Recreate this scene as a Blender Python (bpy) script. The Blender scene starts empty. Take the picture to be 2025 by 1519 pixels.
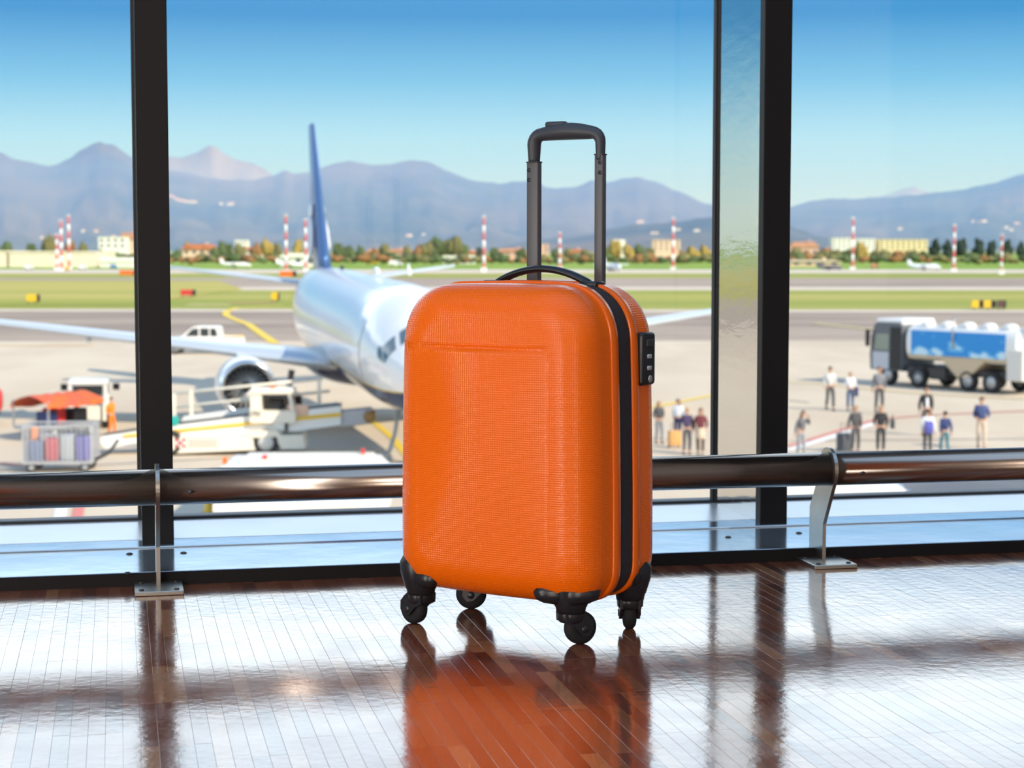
# Airport departure hall: orange cabin suitcase before a window wall, apron and mountains outside.
import bpy, bmesh, math, random
from mathutils import Vector, Matrix, noise

random.seed(7)
SC = bpy.context.scene
COL = SC.collection
PI = math.pi

# ------------------------------------------------------------------ camera
EYE = 0.60                      # camera height above the hall floor (floor is z = 0)
GZ = -6.2                       # the apron lies 6.2 m below the hall floor
FPX = 3600.0                    # focal length in pixels of the 2025 x 1519 frame
PITCH = math.atan((759.5 - 490.0) / FPX)
cam_d = bpy.data.cameras.new('camera')
cam_d.sensor_fit = 'HORIZONTAL'
cam_d.sensor_width = 36.0
cam_d.lens = FPX / 2025.0 * 36.0
cam_d.clip_start, cam_d.clip_end = 0.05, 60000.0
cam_d.dof.use_dof = True
cam_d.dof.focus_distance = 2.78
cam_d.dof.aperture_fstop = 9.0
cam = bpy.data.objects.new('camera', cam_d)
cam.location = (0, 0, EYE)
cam.rotation_euler = (PI / 2 - PITCH, 0, 0)
COL.objects.link(cam)
SC.camera = cam

# ------------------------------------------------------------------ colour management
SC.view_settings.view_transform = 'Standard'
SC.view_settings.look = 'None'
SC.view_settings.gamma = 1.0
SC.view_settings.use_curve_mapping = False
SC.view_settings.exposure = 0.15
SC.cycles.use_denoising = True
SC.cycles.max_bounces = 8
SC.cycles.transparent_max_bounces = 16
SC.cycles.volume_bounces = 1

# ------------------------------------------------------------------ sky: pale haze at the horizon, blue above it, an unseen
# cloud band higher up, brightened so the glossy floor mirrors near white at 11 to 16 degrees
world = bpy.data.worlds.new('sky')
SC.world = world
world.use_nodes = True
nt = world.node_tree
for n in list(nt.nodes):
    nt.nodes.remove(n)
w_out = nt.nodes.new('ShaderNodeOutputWorld')
w_bg = nt.nodes.new('ShaderNodeBackground')
w_tc = nt.nodes.new('ShaderNodeTexCoord')
w_sep = nt.nodes.new('ShaderNodeSeparateXYZ')
w_ramp = nt.nodes.new('ShaderNodeValToRGB')
nt.links.new(w_tc.outputs['Generated'], w_sep.inputs[0])
nt.links.new(w_sep.outputs['Z'], w_ramp.inputs['Fac'])
nt.links.new(w_ramp.outputs['Color'], w_bg.inputs['Color'])
nt.links.new(w_bg.outputs[0], w_out.inputs[0])
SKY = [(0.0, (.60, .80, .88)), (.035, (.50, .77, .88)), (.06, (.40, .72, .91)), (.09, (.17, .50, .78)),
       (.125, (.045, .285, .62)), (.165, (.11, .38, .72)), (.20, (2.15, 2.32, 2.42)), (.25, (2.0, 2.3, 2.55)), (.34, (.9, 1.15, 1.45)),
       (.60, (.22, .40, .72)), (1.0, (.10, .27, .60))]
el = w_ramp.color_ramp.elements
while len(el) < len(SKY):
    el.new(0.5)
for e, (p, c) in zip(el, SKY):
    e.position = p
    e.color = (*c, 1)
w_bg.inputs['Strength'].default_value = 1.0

# ------------------------------------------------------------------ sun: behind the hall to the right, 34 degrees up
sun_d = bpy.data.lights.new('sun', 'SUN')
sun_d.energy = 5.0
sun_d.color = (1.0, .86, .68)
sun_d.angle = math.radians(.6)
sun = bpy.data.objects.new('sun', sun_d)
sdir = Vector((-.745 * .825, .667 * .825, -.566))
sun.rotation_euler = sdir.to_track_quat('-Z', 'Y').to_euler()
COL.objects.link(sun)


# ------------------------------------------------------------------ wall frame: u along the window wall, n outward, origin on the baseboard
TH = math.radians(12.24)
OY = 3.3437
CT, ST = math.cos(TH), math.sin(TH)
WALL_M = Matrix.Translation((0, OY, 0)) @ Matrix.Rotation(TH, 4, 'Z')


def W(u, n, z):
    return Vector((u * CT - n * ST, OY + u * ST + n * CT, z))


# ------------------------------------------------------------------ area lights in the hall: the skylight and added panels
def area(name, u, n, z, sx, sy, power, aim, color=(1, .95, .88)):
    d = bpy.data.lights.new(name, 'AREA')
    d.shape = 'RECTANGLE'
    d.size, d.size_y = sx, sy
    d.energy = power
    d.color = color
    o = bpy.data.objects.new(name, d)
    o.location = W(u, n, z)
    v = W(*aim) - o.location
    o.rotation_euler = (0, 0, TH) if abs(v.z) > .99 * v.length else v.to_track_quat('-Z', 'Y').to_euler()
    COL.objects.link(o)


area('back_wall_light', -.7, -6.3, 1.9, 9.5, 3.2, 62, (-.7, 0, 1.9), (1, .78, .58))  # added panel standing in for the warm lit back wall
area('skylight', -.5, -1.9, 3.93, 9.0, 4.2, 130, (-.5, -1.9, 0), (.34, .63, 1.0))
area('highlight_strip', -2.9, -1.75, .72, .22, 1.3, 30, (0, -.6, .25), (1, .93, .85))  # added unseen strip whose reflection makes the highlight on the suitcase front
area('suitcase_key', -2.7, -5.6, 1.2, 1.6, 1.0, 85, (-.1, -.5, .2), (1, .88, .76))  # added key light that brightens the suitcase front, no known source

# ------------------------------------------------------------------ helpers
def ray(px, py):
    dx, dy = px - 1012.5, py - 759.5
    return Vector((dx, FPX * math.cos(PITCH) - dy * math.sin(PITCH), -FPX * math.sin(PITCH) - dy * math.cos(PITCH)))


def on_z(px, py, z=GZ):
    """where the sight line through a point of the photograph meets the level z"""
    r = ray(px, py)
    return Vector((0, 0, EYE)) + r * ((z - EYE) / r.z)


def at_y(px, py, y):
    r = ray(px, py)
    return Vector((0, 0, EYE)) + r * (y / r.y)


MATS = {}


def mat(name, col, rough=.5, metal=0.0, var=0.0, scale=6.0, coat=0.0, spec=.5, bump=0.0, bscale=40.0, col2=None, emit=0.0, stretch=None):
    """principled material; var mixes in a noise-driven second colour"""
    if name in MATS:
        return MATS[name]
    m = bpy.data.materials.new(name)
    m.use_nodes = True
    t = m.node_tree
    b = t.nodes['Principled BSDF']
    b.inputs['Base Color'].default_value = (*col, 1)
    b.inputs['Roughness'].default_value = rough
    b.inputs['Metallic'].default_value = metal
    b.inputs['Coat Weight'].default_value = coat
    b.inputs['Coat Roughness'].default_value = .08
    b.inputs['Specular IOR Level'].default_value = spec
    if emit:
        b.inputs['Emission Color'].default_value = (*col, 1)
        b.inputs['Emission Strength'].default_value = emit
    if var or bump:
        tc = t.nodes.new('ShaderNodeTexCoord')
        src = tc.outputs['Object']
        if stretch:
            mp = t.nodes.new('ShaderNodeMapping')
            mp.inputs['Scale'].default_value = stretch
            t.links.new(src, mp.inputs[0])
            src = mp.outputs[0]
    if var:
        nz = t.nodes.new('ShaderNodeTexNoise')
        nz.inputs['Scale'].default_value = scale
        nz.inputs['Detail'].default_value = 6
        t.links.new(src, nz.inputs['Vector'])
        rp = t.nodes.new('ShaderNodeMapRange')
        rp.inputs['From Min'].default_value = .35
        rp.inputs['From Max'].default_value = .65
        t.links.new(nz.outputs['Fac'], rp.inputs['Value'])
        mx = t.nodes.new('ShaderNodeMix')
        mx.data_type = 'RGBA'
        mx.inputs['A'].default_value = (*[c * (1 - var) for c in col], 1)
        mx.inputs['B'].default_value = (*(col2 or [min(1, c * (1 + var)) for c in col]), 1)
        t.links.new(rp.outputs[0], mx.inputs['Factor'])
        t.links.new(mx.outputs['Result'], b.inputs['Base Color'])
    if bump:
        nb = t.nodes.new('ShaderNodeTexNoise')
        nb.inputs['Scale'].default_value = bscale
        nb.inputs['Detail'].default_value = 4
        t.links.new(src, nb.inputs['Vector'])
        bp = t.nodes.new('ShaderNodeBump')
        bp.inputs['Strength'].default_value = bump
        bp.inputs['Distance'].default_value = .01
        t.links.new(nb.outputs['Fac'], bp.inputs['Height'])
        t.links.new(bp.outputs[0], b.inputs['Normal'])
    MATS[name] = m
    return m


class MB:
    """collects shapes and links them as one mesh object"""

    def __init__(s):
        s.v, s.f, s.m, s.s = [], [], [], []

    def add(s, verts, faces, m=0, smooth=False, M=None):
        k = len(s.v)
        for p in verts:
            p = Vector(p)
            s.v.append(M @ p if M is not None else p)
        for f in faces:
            s.f.append([k + i for i in f])
            s.m.append(m)
            s.s.append(smooth)
        return s

    def box(s, x0, x1, y0, y1, z0, z1, m=0, bev=0.0, seg=1, M=None):
        if bev <= 0:
            v = [(x, y, z) for z in (z0, z1) for y in (y0, y1) for x in (x0, x1)]
            f = [(0, 2, 3, 1), (4, 5, 7, 6), (0, 1, 5, 4), (2, 6, 7, 3), (0, 4, 6, 2), (1, 3, 7, 5)]
            return s.add(v, f, m, False, M)
        bm = bmesh.new()
        bmesh.ops.create_cube(bm, size=1)
        for q in bm.verts:
            q.co = Vector(((x0 + x1) / 2 + q.co.x * (x1 - x0), (y0 + y1) / 2 + q.co.y * (y1 - y0), (z0 + z1) / 2 + q.co.z * (z1 - z0)))
        bmesh.ops.bevel(bm, geom=bm.edges[:] + bm.verts[:], offset=bev, segments=seg, profile=.5, affect='EDGES')
        bm.verts.ensure_lookup_table()
        vs = [q.co.copy() for q in bm.verts]
        fs = [[q.index for q in f.verts] for f in bm.faces]
        bm.free()
        return s.add(vs, fs, m, seg > 1, M)

    def loft(s, rings, m=0, smooth=True, closed=True, cap0=True, cap1=True, M=None):
        n = len(rings[0])
        v = [p for r in rings for p in r]
        f = []
        for i in range(len(rings) - 1):
            for j in range(n if closed else n - 1):
                a, b = i * n + j, i * n + (j + 1) % n
                f.append((a, b, b + n, a + n))
        if cap0:
            f.append(tuple(range(n - 1, -1, -1)))
        if cap1:
            f.append(tuple(range((len(rings) - 1) * n, len(rings) * n)))
        return s.add(v, f, m, smooth, M)

    def tube(s, pts, r, n=10, m=0, smooth=True, M=None, flat=1.0):
        """sweep a circle (or an ellipse) along a polyline"""
        pts = [Vector(p) for p in pts]
        rs = r if isinstance(r, (list, tuple)) else [r] * len(pts)
        rings = []
        up = None
        for i, p in enumerate(pts):
            d = (pts[min(i + 1, len(pts) - 1)] - pts[max(i - 1, 0)]).normalized()
            if up is None:
                up = Vector((0, 0, 1)) if abs(d.z) < .9 else Vector((0, 1, 0))
            a = (up - d * up.dot(d)).normalized()
            b = d.cross(a)
            up = a
            rings.append([p + (a * math.cos(2 * PI * k / n) + b * math.sin(2 * PI * k / n) * flat) * rs[i] for k in range(n)])
        return s.loft(rings, m, smooth, M=M)

    def lathe(s, prof, n=24, m=0, smooth=True, M=None, cap0=True, cap1=True):
        """prof = [(radius, height)] around the z axis"""
        rings = [[(r * math.cos(2 * PI * k / n), r * math.sin(2 * PI * k / n), z) for k in range(n)] for r, z in prof]
        return s.loft(rings, m, smooth, cap0=cap0, cap1=cap1, M=M)

    def ball(s, c, r, nu=10, nv=7, m=0, M=None, rough=0.0, seed=0.0):
        rx, ry, rz = r if isinstance(r, (list, tuple)) else (r, r, r)
        rings = []
        for i in range(nv + 1):
            a = -PI / 2 + PI * (i + (.02 if i == 0 else -.02 if i == nv else 0)) / nv
            ring = []
            for k in range(nu):
                b = 2 * PI * k / nu
                d = Vector((math.cos(a) * math.cos(b), math.cos(a) * math.sin(b), math.sin(a)))
                q = 1 + rough * noise.noise(d * 1.7 + Vector((seed, seed * .37, 0)))
                ring.append((c[0] + rx * d.x * q, c[1] + ry * d.y * q, c[2] + rz * d.z * q))
            rings.append(ring)
        return s.loft(rings, m, True, M=M)

    def prism(s, poly, h0, h1, m=0, M=None, axis='y', bev=0):
        """extrude a 2-D outline (a, b): axis y -> points (a, h, b); axis z -> (a, b, h); axis x -> (h, a, b)"""
        def P(a, b, h):
            return {'y': (a, h, b), 'z': (a, b, h), 'x': (h, a, b)}[axis]
        n = len(poly)
        v = [P(a, b, h0) for a, b in poly] + [P(a, b, h1) for a, b in poly]
        f = [tuple(range(n)), tuple(range(2 * n - 1, n - 1, -1))]
        f += [(i, i + n, (i + 1) % n + n, (i + 1) % n) for i in range(n)]
        return s.add(v, f, m, False, M)

    def mesh(s, name, mats):
        me = bpy.data.meshes.new(name)
        me.from_pydata([tuple(p) for p in s.v], [], s.f)
        for q in (mats if isinstance(mats, (list, tuple)) else [mats]):
            me.materials.append(q)
        me.polygons.foreach_set('material_index', s.m)
        me.polygons.foreach_set('use_smooth', s.s)
        bm = bmesh.new()
        bm.from_mesh(me)
        bmesh.ops.recalc_face_normals(bm, faces=bm.faces[:])
        bm.to_mesh(me)
        bm.free()
        me.update()
        return me

    def build(s, name, mats, parent=None, label=None):
        o = bpy.data.objects.new(name, s.mesh(name, mats))
        COL.objects.link(o)
        if parent is not None:
            o.parent = parent
        if label:
            o['label'] = label
        return o


def put(o, label, cat, group=None):
    o['label'] = label
    o['category'] = cat
    if group:
        o['group'] = group
    return o


def thing(name, label, cat, loc=(0, 0, 0), rz=0.0, group=None):
    o = bpy.data.objects.new(name, None)
    o.empty_display_size = .1
    COL.objects.link(o)
    o.location = loc
    o.rotation_euler = (0, 0, rz)
    return put(o, label, cat, group)


def structure(o):
    o['kind'] = 'structure'
    return o


def dup(root, loc=None, rz=None, label=None, group=None):
    """copy a thing with its parts and their sub-parts"""
    def cp(o, par):
        c = o.copy()
        COL.objects.link(c)
        if par is not None:
            c.parent = par
        for k in list(o.children):
            cp(k, c)
        return c
    r = cp(root, None)
    if loc is not None:
        r.location = loc
    if rz is not None:
        r.rotation_euler = (0, 0, rz)
    if label:
        r['label'] = label
    if group:
        r['group'] = group
    return r


def clone(o, parent, loc=None, rot=None):
    c = o.copy()
    COL.objects.link(c)
    c.parent = parent
    if loc is not None:
        c.location = loc
    if rot is not None:
        c.rotation_euler = rot
    return c


def RX(a): return Matrix.Rotation(a, 4, 'X')
def RY(a): return Matrix.Rotation(a, 4, 'Y')
def RZ(a): return Matrix.Rotation(a, 4, 'Z')
def T(x, y, z): return Matrix.Translation((x, y, z))


def heading(dx, dy):
    """z rotation that turns local +x into the direction (dx, dy)"""
    return math.atan2(dy, dx)


# ------------------------------------------------------------------ shared materials
M_BLACK = mat('black_plastic', (.012, .013, .016), .38)
M_RUBBER = mat('black_rubber', (.014, .014, .016), .7, spec=.25)
M_WHITE = mat('white_paint', (.86, .85, .82), .35, coat=.2)
M_CREAM = mat('cream_paint', (.86, .79, .66), .45)
M_GREY = mat('grey_metal', (.45, .46, .48), .4, .6)
M_DARK = mat('dark_metal', (.05, .05, .055), .45, .4)
M_GLASSD = mat('dark_glass', (.02, .03, .035), .08, spec=.8)
M_YELLOW = mat('yellow_paint', (.85, .50, .02), .45)
M_RED = mat('red_paint', (.60, .035, .03), .45)
M_ORANGE = mat('orange_paint', (.85, .16, .01), .5)
M_NAVY = mat('navy_paint', (.012, .022, .11), .25, coat=.4)
# ------------------------------------------------------------------ the hall: floor, sill, mullions, panes, walls, ceiling
def wall_obj(mb, name, mats, parent=None, label=None):
    o = mb.build(name, mats, parent, label)
    if parent is None:
        o.matrix_world = WALL_M
    return o


def lacquer(name, c1, c2, grain=1.0):
    """varnished wood: diffuse wood under a clear lacquer whose reflection grows towards grazing angles"""
    m = bpy.data.materials.new(name)
    m.use_nodes = True
    t = m.node_tree
    for n in list(t.nodes):
        t.nodes.remove(n)
    out = t.nodes.new('ShaderNodeOutputMaterial')
    dif = t.nodes.new('ShaderNodeBsdfDiffuse')
    glo = t.nodes.new('ShaderNodeBsdfGlossy')
    mix = t.nodes.new('ShaderNodeMixShader')
    lw = t.nodes.new('ShaderNodeLayerWeight')
    lw.inputs['Blend'].default_value = .5
    pw = t.nodes.new('ShaderNodeMath')
    pw.operation = 'POWER'
    pw.inputs[1].default_value = 3.0
    t.links.new(lw.outputs['Facing'], pw.inputs[0])
    mr = t.nodes.new('ShaderNodeMapRange')
    mr.inputs['To Min'].default_value = .03
    mr.inputs['To Max'].default_value = 1.0
    t.links.new(pw.outputs[0], mr.inputs['Value'])
    t.links.new(mr.outputs[0], mix.inputs['Fac'])
    tc = t.nodes.new('ShaderNodeTexCoord')
    geo = t.nodes.new('ShaderNodeNewGeometry')
    mp = t.nodes.new('ShaderNodeMapping')
    mp.inputs['Scale'].default_value = (260, 18, 60)
    mp.inputs['Rotation'].default_value = (0, 0, -TH)
    t.links.new(geo.outputs['Position'], mp.inputs[0])
    nz = t.nodes.new('ShaderNodeTexNoise')
    nz.inputs['Scale'].default_value = 1.0
    nz.inputs['Detail'].default_value = 5
    t.links.new(mp.outputs[0], nz.inputs['Vector'])
    rp = t.nodes.new('ShaderNodeMapRange')
    rp.inputs['From Min'].default_value = .3
    rp.inputs['From Max'].default_value = .7
    t.links.new(nz.outputs['Fac'], rp.inputs['Value'])
    cm = t.nodes.new('ShaderNodeMix')
    cm.data_type = 'RGBA'
    cm.inputs['A'].default_value = (*c1, 1)
    cm.inputs['B'].default_value = (*c2, 1)
    t.links.new(rp.outputs[0], cm.inputs['Factor'])
    t.links.new(cm.outputs['Result'], dif.inputs['Color'])
    # fine ripples and scuffs of the lacquer
    n2 = t.nodes.new('ShaderNodeTexNoise')
    n2.inputs['Scale'].default_value = 55
    n2.inputs['Detail'].default_value = 3
    t.links.new(geo.outputs['Position'], n2.inputs['Vector'])
    bp = t.nodes.new('ShaderNodeBump')
    bp.inputs['Strength'].default_value = .10
    bp.inputs['Distance'].default_value = .002
    t.links.new(n2.outputs['Fac'], bp.inputs['Height'])
    t.links.new(bp.outputs[0], glo.inputs['Normal'])
    n3 = t.nodes.new('ShaderNodeTexNoise')
    n3.inputs['Scale'].default_value = 9
    n3.inputs['Detail'].default_value = 6
    t.links.new(geo.outputs['Position'], n3.inputs['Vector'])
    r3 = t.nodes.new('ShaderNodeMapRange')
    r3.inputs['From Min'].default_value = .3
    r3.inputs['From Max'].default_value = .7
    r3.inputs['To Min'].default_value = .085
    r3.inputs['To Max'].default_value = .15
    t.links.new(n3.outputs['Fac'], r3.inputs['Value'])
    t.links.new(r3.outputs[0], glo.inputs['Roughness'])
    glo.inputs['Color'].default_value = (1, 1, 1, 1)
    t.links.new(dif.outputs[0], mix.inputs[1])
    t.links.new(glo.outputs[0], mix.inputs[2])
    t.links.new(mix.outputs[0], out.inputs[0])
    return m


WOOD = [lacquer('parquet_red', (.15, .042, .022), (.23, .068, .034)),
        lacquer('parquet_brown', (.20, .068, .032), (.29, .105, .05)),
        lacquer('parquet_light', (.30, .125, .055), (.42, .19, .085)),
        lacquer('parquet_dark', (.085, .026, .017), (.15, .046, .026))]
WOODW = [0, 0, 0, 1, 1, 1, 2, 3]
M_GAP = mat('parquet_joint', (.04, .015, .01), .6)

floor = structure(wall_obj(MB().box(-5.5, 5.5, -6.5, .02, -.30, -.0035), 'floor', [WOOD[0]]))

PW, PL, GAP = .0212, .212, .00016            # one parquet finger


def plank_mb(m=0, M=None, mb=None):
    """a parquet finger with a tiny chamfer along its top edges, 22 triangles"""
    mb = mb or MB()
    c = .00018
    x, y = PW / 2 - GAP / 2, PL / 2 - GAP / 2
    v = [(-x, -y, -.0035), (x, -y, -.0035), (x, y, -.0035), (-x, y, -.0035),
         (-x, -y, -c), (x, -y, -c), (x, y, -c), (-x, y, -c),
         (-x + c, -y + c, 0), (x - c, -y + c, 0), (x - c, y - c, 0), (-x + c, y - c, 0)]
    f = [(8, 9, 10, 11)]
    for i in range(4):
        j = (i + 1) % 4
        f += [(i, j, j + 4, i + 4), (i + 4, j + 4, j + 8, i + 8)]
    mb.add(v, f, m, False, M)
    return mb


def project(p):
    """pixel of a world point in the photograph's frame, or None"""
    q = Vector(p) - Vector((0, 0, EYE))
    y = q.y * math.cos(PITCH) - q.z * math.sin(PITCH)
    z = q.y * math.sin(PITCH) + q.z * math.cos(PITCH)
    return (1012.5 + FPX * q.x / y, 759.5 - FPX * z / y) if y > .05 else None


fingers = []
rnd = random.Random(21)
ncol = int(4.6 / PW)
for i in range(ncol):
    u = -2.3 + i * PW + PW / 2
    block = i // 5                                   # fingers lie in blocks of five whose ends line up
    off = random.Random(block * 31 + 5).choice([0, .07, .14]) + .004 * ((i * 7) % 3 - 1)
    for k in range(17):
        n = -.008 + PL / 2 - k * PL + off
        if n - PL / 2 > -.004 or n < -2.9:
            continue
        fingers.append((u, n, rnd.choice(WOODW), rnd.uniform(-.0007, .0007), rnd.uniform(-.0004, .0004), rnd.uniform(-.0001, .0001)))
seen, rest = [], []
for q in fingers:
    p = project(W(q[0], q[1], 0))
    if p and -20 < p[0] < 2045 and 1080 < p[1] < 1530:
        seen.append((p[1], q))
    else:
        rest.append(q)
seen.sort(key=lambda a: -a[0])
rest += [q for _, q in seen[300:]]
proto = []
for k, w in enumerate(WOOD):
    proto.append(plank_mb().mesh('plank', [w]))
for _, (u, n, w, rx, ry, dz) in seen[:300]:
    o = bpy.data.objects.new('plank', proto[w])
    COL.objects.link(o)
    o.parent = floor
    o.location = (u, n, dz)
    o.rotation_euler = (ry, rx, 0)
mb = MB()
for u, n, w, rx, ry, dz in rest:
    plank_mb(w, T(u, n, dz) @ RY(rx) @ RX(ry), mb)
o = mb.build('parquet', WOOD, floor)
o['kind'] = 'stuff'

# --- baseboard and metal sill
M_BASEB = mat('dark_baseboard', (.006, .005, .006), .6, spec=.2)
M_SILL = mat('sill_aluminium', (.55, .66, .76), .13, .85, var=.10, scale=3, bump=.05, bscale=6)
M_SILLP = mat('sill_pale_aluminium', (.80, .84, .88), .30, .55, var=.05, scale=4)
M_MULL = mat('mullion_dark', (.006, .0055, .006), .5, spec=.2)
M_POLISH = mat('mullion_polished', (.70, .68, .65), .07, 1.0, bump=.03, bscale=14, stretch=(1, 1, 3))
M_GASKET = mat('gasket', (.012, .013, .016), .6)

structure(wall_obj(MB().box(-5.5, 5.5, 0, .03, -.02, .0235, bev=.0015), 'baseboard_front', [M_BASEB]))
sill = structure(wall_obj(MB().box(-5.5, 5.5, .004, .60, -.02, .0245, bev=.001), 'trim_3', [M_SILL]))
wall_obj(MB().prism([(.335, .0246), (.586, .0246), (.586, .032), (.35, .0285)], -5.5, 5.5, axis='x'), 'sill_panel', [M_SILLP], sill)
wall_obj(MB().box(-5.5, 5.5, .265, .345, .0246, .0275, bev=.0008), 'sill_strip', [M_SILL], sill)
scr = MB().lathe([(.0001, .003), (.004, .0026), (.0065, .0008), (.007, 0)], 14)
s0 = wall_obj(scr, 'screw', [M_DARK], sill)
for k, (px, py) in enumerate([(256, 1093), (363, 1091), (1440, 1060), (1580, 1052), (252, 1131)]):
    p = on_z(px, py, .0275)
    q = WALL_M.inverted() @ p
    if k == 0:
        s0.location = (q.x, q.y, .0245)
    else:
        clone(s0, sill, (q.x, q.y, .0275 if .265 < q.y < .345 else .0245))


# --- mullions: a dark front flange, a deep polished web, a dark outer frame at the glass
def mullion(name, u0, u1):
    m = structure(wall_obj(MB().box(u0, u1, .285, .315, .0245, 3.3, bev=.0015), name, [M_MULL]))
    wall_obj(MB().box(u0 + .0012, u1 - .0012, .315, .578, .0245, 3.3), 'web_panel', [M_POLISH], m)
    wall_obj(MB().box(u0 - .001, u1 + .001, .578, .592, .0245, 3.3, bev=.001), 'outer_frame', [M_GASKET], m)
    return m


mullion('trim_1', -.668, -.608)
mullion('trim_2', .589, .648)


def glass_mat():
    m = bpy.data.materials.new('clear_glass')
    m.use_nodes = True
    t = m.node_tree
    for n in list(t.nodes):
        t.nodes.remove(n)
    out = t.nodes.new('ShaderNodeOutputMaterial')
    tr = t.nodes.new('ShaderNodeBsdfTransparent')
    tr.inputs[0].default_value = (.975, .985, .98, 1)
    gl = t.nodes.new('ShaderNodeBsdfGlossy')
    gl.inputs['Roughness'].default_value = .01
    fr = t.nodes.new('ShaderNodeFresnel')
    fr.inputs['IOR'].default_value = 1.3
    mx = t.nodes.new('ShaderNodeMixShader')
    t.links.new(fr.outputs[0], mx.inputs[0])
    t.links.new(tr.outputs[0], mx.inputs[1])
    t.links.new(gl.outputs[0], mx.inputs[2])
    t.links.new(mx.outputs[0], out.inputs[0])
    return m


M_PANE = glass_mat()
for k, (u0, u1) in enumerate([(-4.6, -.669), (-.607, .588), (.649, 4.6)]):
    g = .004
    fr = MB()
    for a, b, c, d in [(u0, u1, .0245, .037), (u0, u1, 3.28, 3.3), (u0, u0 + g, .036, 3.28), (u1 - g, u1, .036, 3.28)]:
        fr.box(a, b, .582, .600, c, d, bev=.0006)
    w = structure(wall_obj(fr, 'window_%d' % (k + 1), [M_GASKET]))
    wall_obj(MB().box(u0 + .002, u1 - .002, .589, .595, .0365, 3.29), 'pane', [M_PANE], w)

# --- the rest of the hall, behind and beside the camera
M_WALL = mat('hall_wall', (.42, .38, .35), .7, var=.04)
M_CEIL = mat('hall_ceiling', (.55, .53, .50), .8, var=.03)
structure(wall_obj(MB().box(-5.5, 5.5, .55, .75, 3.3, 4.0), 'wall_front', [M_WALL]))
structure(wall_obj(MB().box(-5.5, -4.6, .55, .75, -.02, 3.3), 'wall_front_left', [M_WALL]))
structure(wall_obj(MB().box(4.6, 5.5, .55, .75, -.02, 3.3), 'wall_front_right', [M_WALL]))
structure(wall_obj(MB().box(-5.7, -5.5, -6.5, .75, -.3, 4.0), 'wall_left', [M_WALL]))
structure(wall_obj(MB().box(5.5, 5.7, -6.5, .75, -.3, 4.0), 'wall_right', [M_WALL]))
structure(wall_obj(MB().box(-5.7, 5.7, -6.7, -6.5, -.3, 4.0), 'wall_back', [M_WALL]))
structure(wall_obj(MB().box(-5.7, 5.7, -6.7, .75, 4.0, 4.2), 'ceiling', [M_CEIL]))
structure(wall_obj(MB().box(-5.7, 5.7, .60, .75, GZ, .02), 'wall_below', [M_WALL]))

# --- low bumper rail on flat brackets
M_STEEL = mat('brushed_steel', (.44, .37, .32), .20, 1.0, var=.12, scale=30, stretch=(.02, 1, 3))
M_STEELB = mat('bracket_steel', (.40, .39, .36), .32, 1.0, var=.10, scale=12)
RZ0, RN, RR = .1835, -.055, .0315
rail = thing('bumper_rail', 'low brushed steel bumper rail running along the window wall', 'rail')
rail.matrix_world = WALL_M
ends = [-3.6, -.645, .60, 3.6]
for a, b in zip(ends[:-1], ends[1:]):
    t_ = MB()
    t_.loft([[(x, RN + RR * math.cos(k * PI / 24), RZ0 + RR * math.sin(k * PI / 24)) for k in range(48)] for x in (a + .0035, b - .0035)])
    t_.build('rail_tube', [M_STEEL], rail)
    for x in (a + .055,) if a > -3 else ():
        MB().lathe([(.0001, .0012), (.0035, .001), (.004, 0)], 12, M=T(x, RN - RR * .985, RZ0 - .006) @ RX(PI / 2)).build('screw', [M_DARK], rail)
for uc in (-.645, .60):
    head = [(RN + .041 * math.cos(a), RZ0 + .041 * math.sin(a)) for a in [(-.75 + i * (PI + 1.30) / 22) for i in range(23)]]
    # outline: foot, slanted neck, round head that the rail passes through
    poly = [(.030, .008), (-.038, .008)] + [(-.038, .075), (RN - .041 * .86, RZ0 - .041 * .5)][:1]
    poly += [(RN + .041 * math.cos(a), RZ0 + .041 * math.sin(a)) for a in [PI + .62 - i * (PI + .95) / 24 for i in range(25)]]
    poly += [(.030, .100)]
    b = MB().prism(poly, uc - .0035, uc + .0035, axis='x').build('bracket', [M_STEELB], rail)
    MB().box(uc - .042, uc + .042, -.100, .0, 0, .008, bev=.0012).build('base_plate', [M_STEELB], b)
    for du in (-.03, .03):
        for dn in (-.085, -.015):
            MB().lathe([(.0001, .0022), (.004, .002), (.0048, 0)], 12, M=T(uc + du, dn, .008)).build('bolt', [M_DARK], b)
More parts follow.
